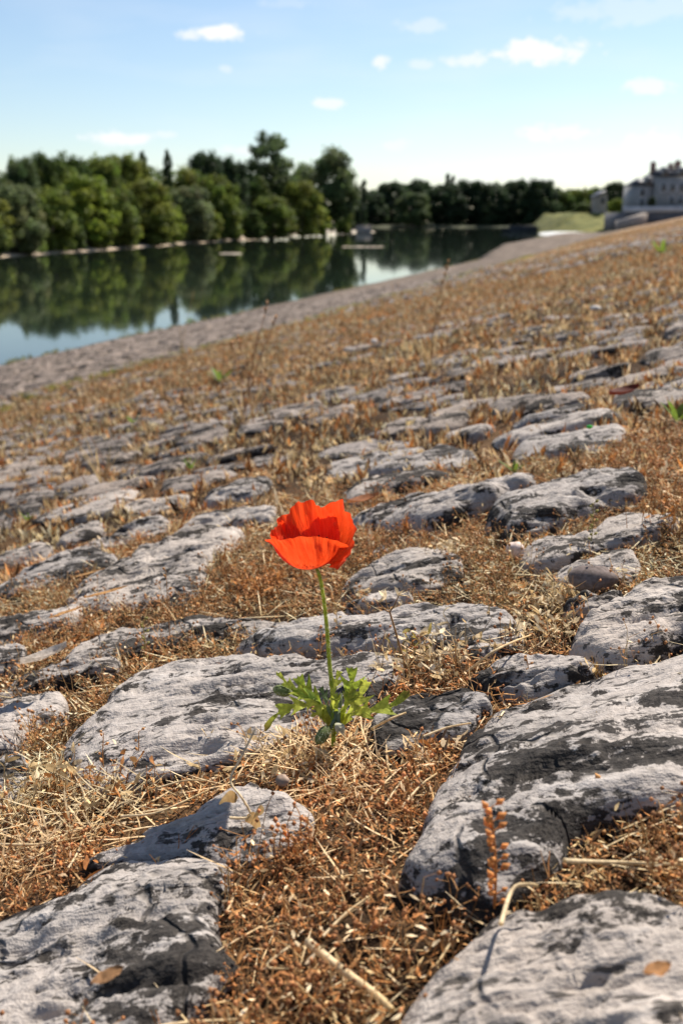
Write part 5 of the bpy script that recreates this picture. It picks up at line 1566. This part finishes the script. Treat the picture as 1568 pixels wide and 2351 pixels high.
def dead_leaf(px, py, l, w, yaw, col, label, dz=.05, curl=.4, name='dead_leaf'):
    b0 = hit(px, py, dz); n = 14; t = np.linspace(-1, 1, n); U = np.linspace(-1, 1, 7)
    T, Ug = np.meshgrid(t, U); wd = w * np.clip(1 - np.abs(T) ** 2.2, .03, 1)
    Z = .004 + curl * l * .25 * (Ug ** 2) + .3 * curl * l * T ** 2 * .5 + .0015 * fbm(T * 3 + px, Ug * 3, 5, 2)
    X = T * l; Y = Ug * wd
    c, s = math.cos(yaw), math.sin(yaw)
    V = np.stack([X * c - Y * s, X * s + Y * c, Z + .2 * (X * c - Y * s)], -1).reshape(-1, 3)
    i = (np.arange(6)[:, None] * n + np.arange(n - 1)[None]).ravel(); Q = np.stack([i, i + 1, i + 1 + n, i + n], 1)
    cc = np.asarray(col) * (1 + .25 * fbm(T * 4 + px, Ug * 2, 9, 3))[..., None].reshape(-1, 1)
    o = link(name, mesh_np(name, V, Q, cc, True), M_DRY, None, b0); tag(o, label, 'dead leaf', 'dead leaves on the paving')
dead_leaf(2105, 1335, .032, .024, .3, (.11, .022, .012), 'curled dark red leaf high on the right slope', .03, 1.0)
dead_leaf(360, 2010, .026, .004, .25, (.50, .27, .10), 'narrow orange leaf on the long stone at the left', .032, .2)
dead_leaf(300, 1945, .022, .0035, .3, (.42, .24, .10), 'faint narrow leaf above the orange one at the left', .032, .2)
dead_leaf(225, 2078, .020, .0035, .5, (.50, .27, .10), 'narrow orange leaf on the dark edge at the far left', .032, .2)
dead_leaf(365, 3320, .008, .005, .5, (.24, .13, .06), 'small brown leaf lying on the bottom left stone', .040, .5)
dead_leaf(1225, 1700, .022, .014, .2, (.30, .12, .05), 'brown leaf just right above the flower', .05, .8)
dead_leaf(150, 2235, .022, .009, .5, (.52, .46, .40), 'pale grey curled leaf at the left edge behind the pale stone', .05, 1.0)
dead_leaf(2215, 3300, .006, .004, .2, (.36, .18, .07), 'tiny orange-brown leaf on the bottom right stone', .042, .4)

def pebble(px, py, r, col, label, dz=.02, sq=(1, .8, .7), seed=1, name='pebble', mat=None):
    b0 = hit(px, py, dz); n, k = 18, 12
    th, ph = np.meshgrid(np.linspace(0, 2 * np.pi, n, endpoint=False), np.linspace(.05, np.pi - .05, k))
    rr = r * (1 + .22 * fbm(np.cos(th) * np.sin(ph) * 1.6 + seed, np.cos(ph) * 1.6 + np.sin(th), seed, 3))
    V = np.stack([rr * np.cos(th) * np.sin(ph) * sq[0], rr * np.sin(th) * np.sin(ph) * sq[1], rr * np.cos(ph) * sq[2]], -1).reshape(-1, 3)
    i = (np.arange(k - 1)[:, None] * n + np.arange(n)[None]).ravel(); j = (np.arange(k - 1)[:, None] * n + (np.arange(n)[None] + 1) % n).ravel()
    o = link(name, mesh_np(name, V, np.stack([i, i + n, j + n, j], 1), np.tile(col, (len(V), 1)), True), mat or M_SHORE, None, b0)
    return tag(o, label, name.replace('_', ' '))
pebble(1738, 1855, .010, (.62, .50, .44), 'pale pinkish pebble between the stones at the right', .02, (1, .8, .9), 3)
pebble(953, 2633, .0042, (.30, .22, .17), 'round brown pebble on the lower left stone below the poppy', .045, (1, 1, .95), 5)
pebble(128, 2100, .012, (.05, .045, .04), 'dark pebble in the joint at the left edge', .01, (1, .8, .7), 7)
pebble(2000, 1955, .016, (.15, .12, .11), 'dark reddish stone lying among weeds at the right', .02, (1.5, .9, .8), 9)
pebble(2010, 1040, .018, (.62, .58, .54), 'white stone far up the right slope', .04, (1.2, 1, .6), 11)
pebble(1262, 1152, .016, (.58, .52, .48), 'small pale stone at the middle of the slope', .03, (1, .9, .7), 12)
pebble(1990, 1441, .0042, (.10, .75, .08), 'bright green bit of glass on the right slope', .05, (1.2, .6, .7), 13, 'glass_shard', mat_simple('green_glass', (.04, .42, .03), (.08, .6, .06), 60, .15, .1, .001, .5))
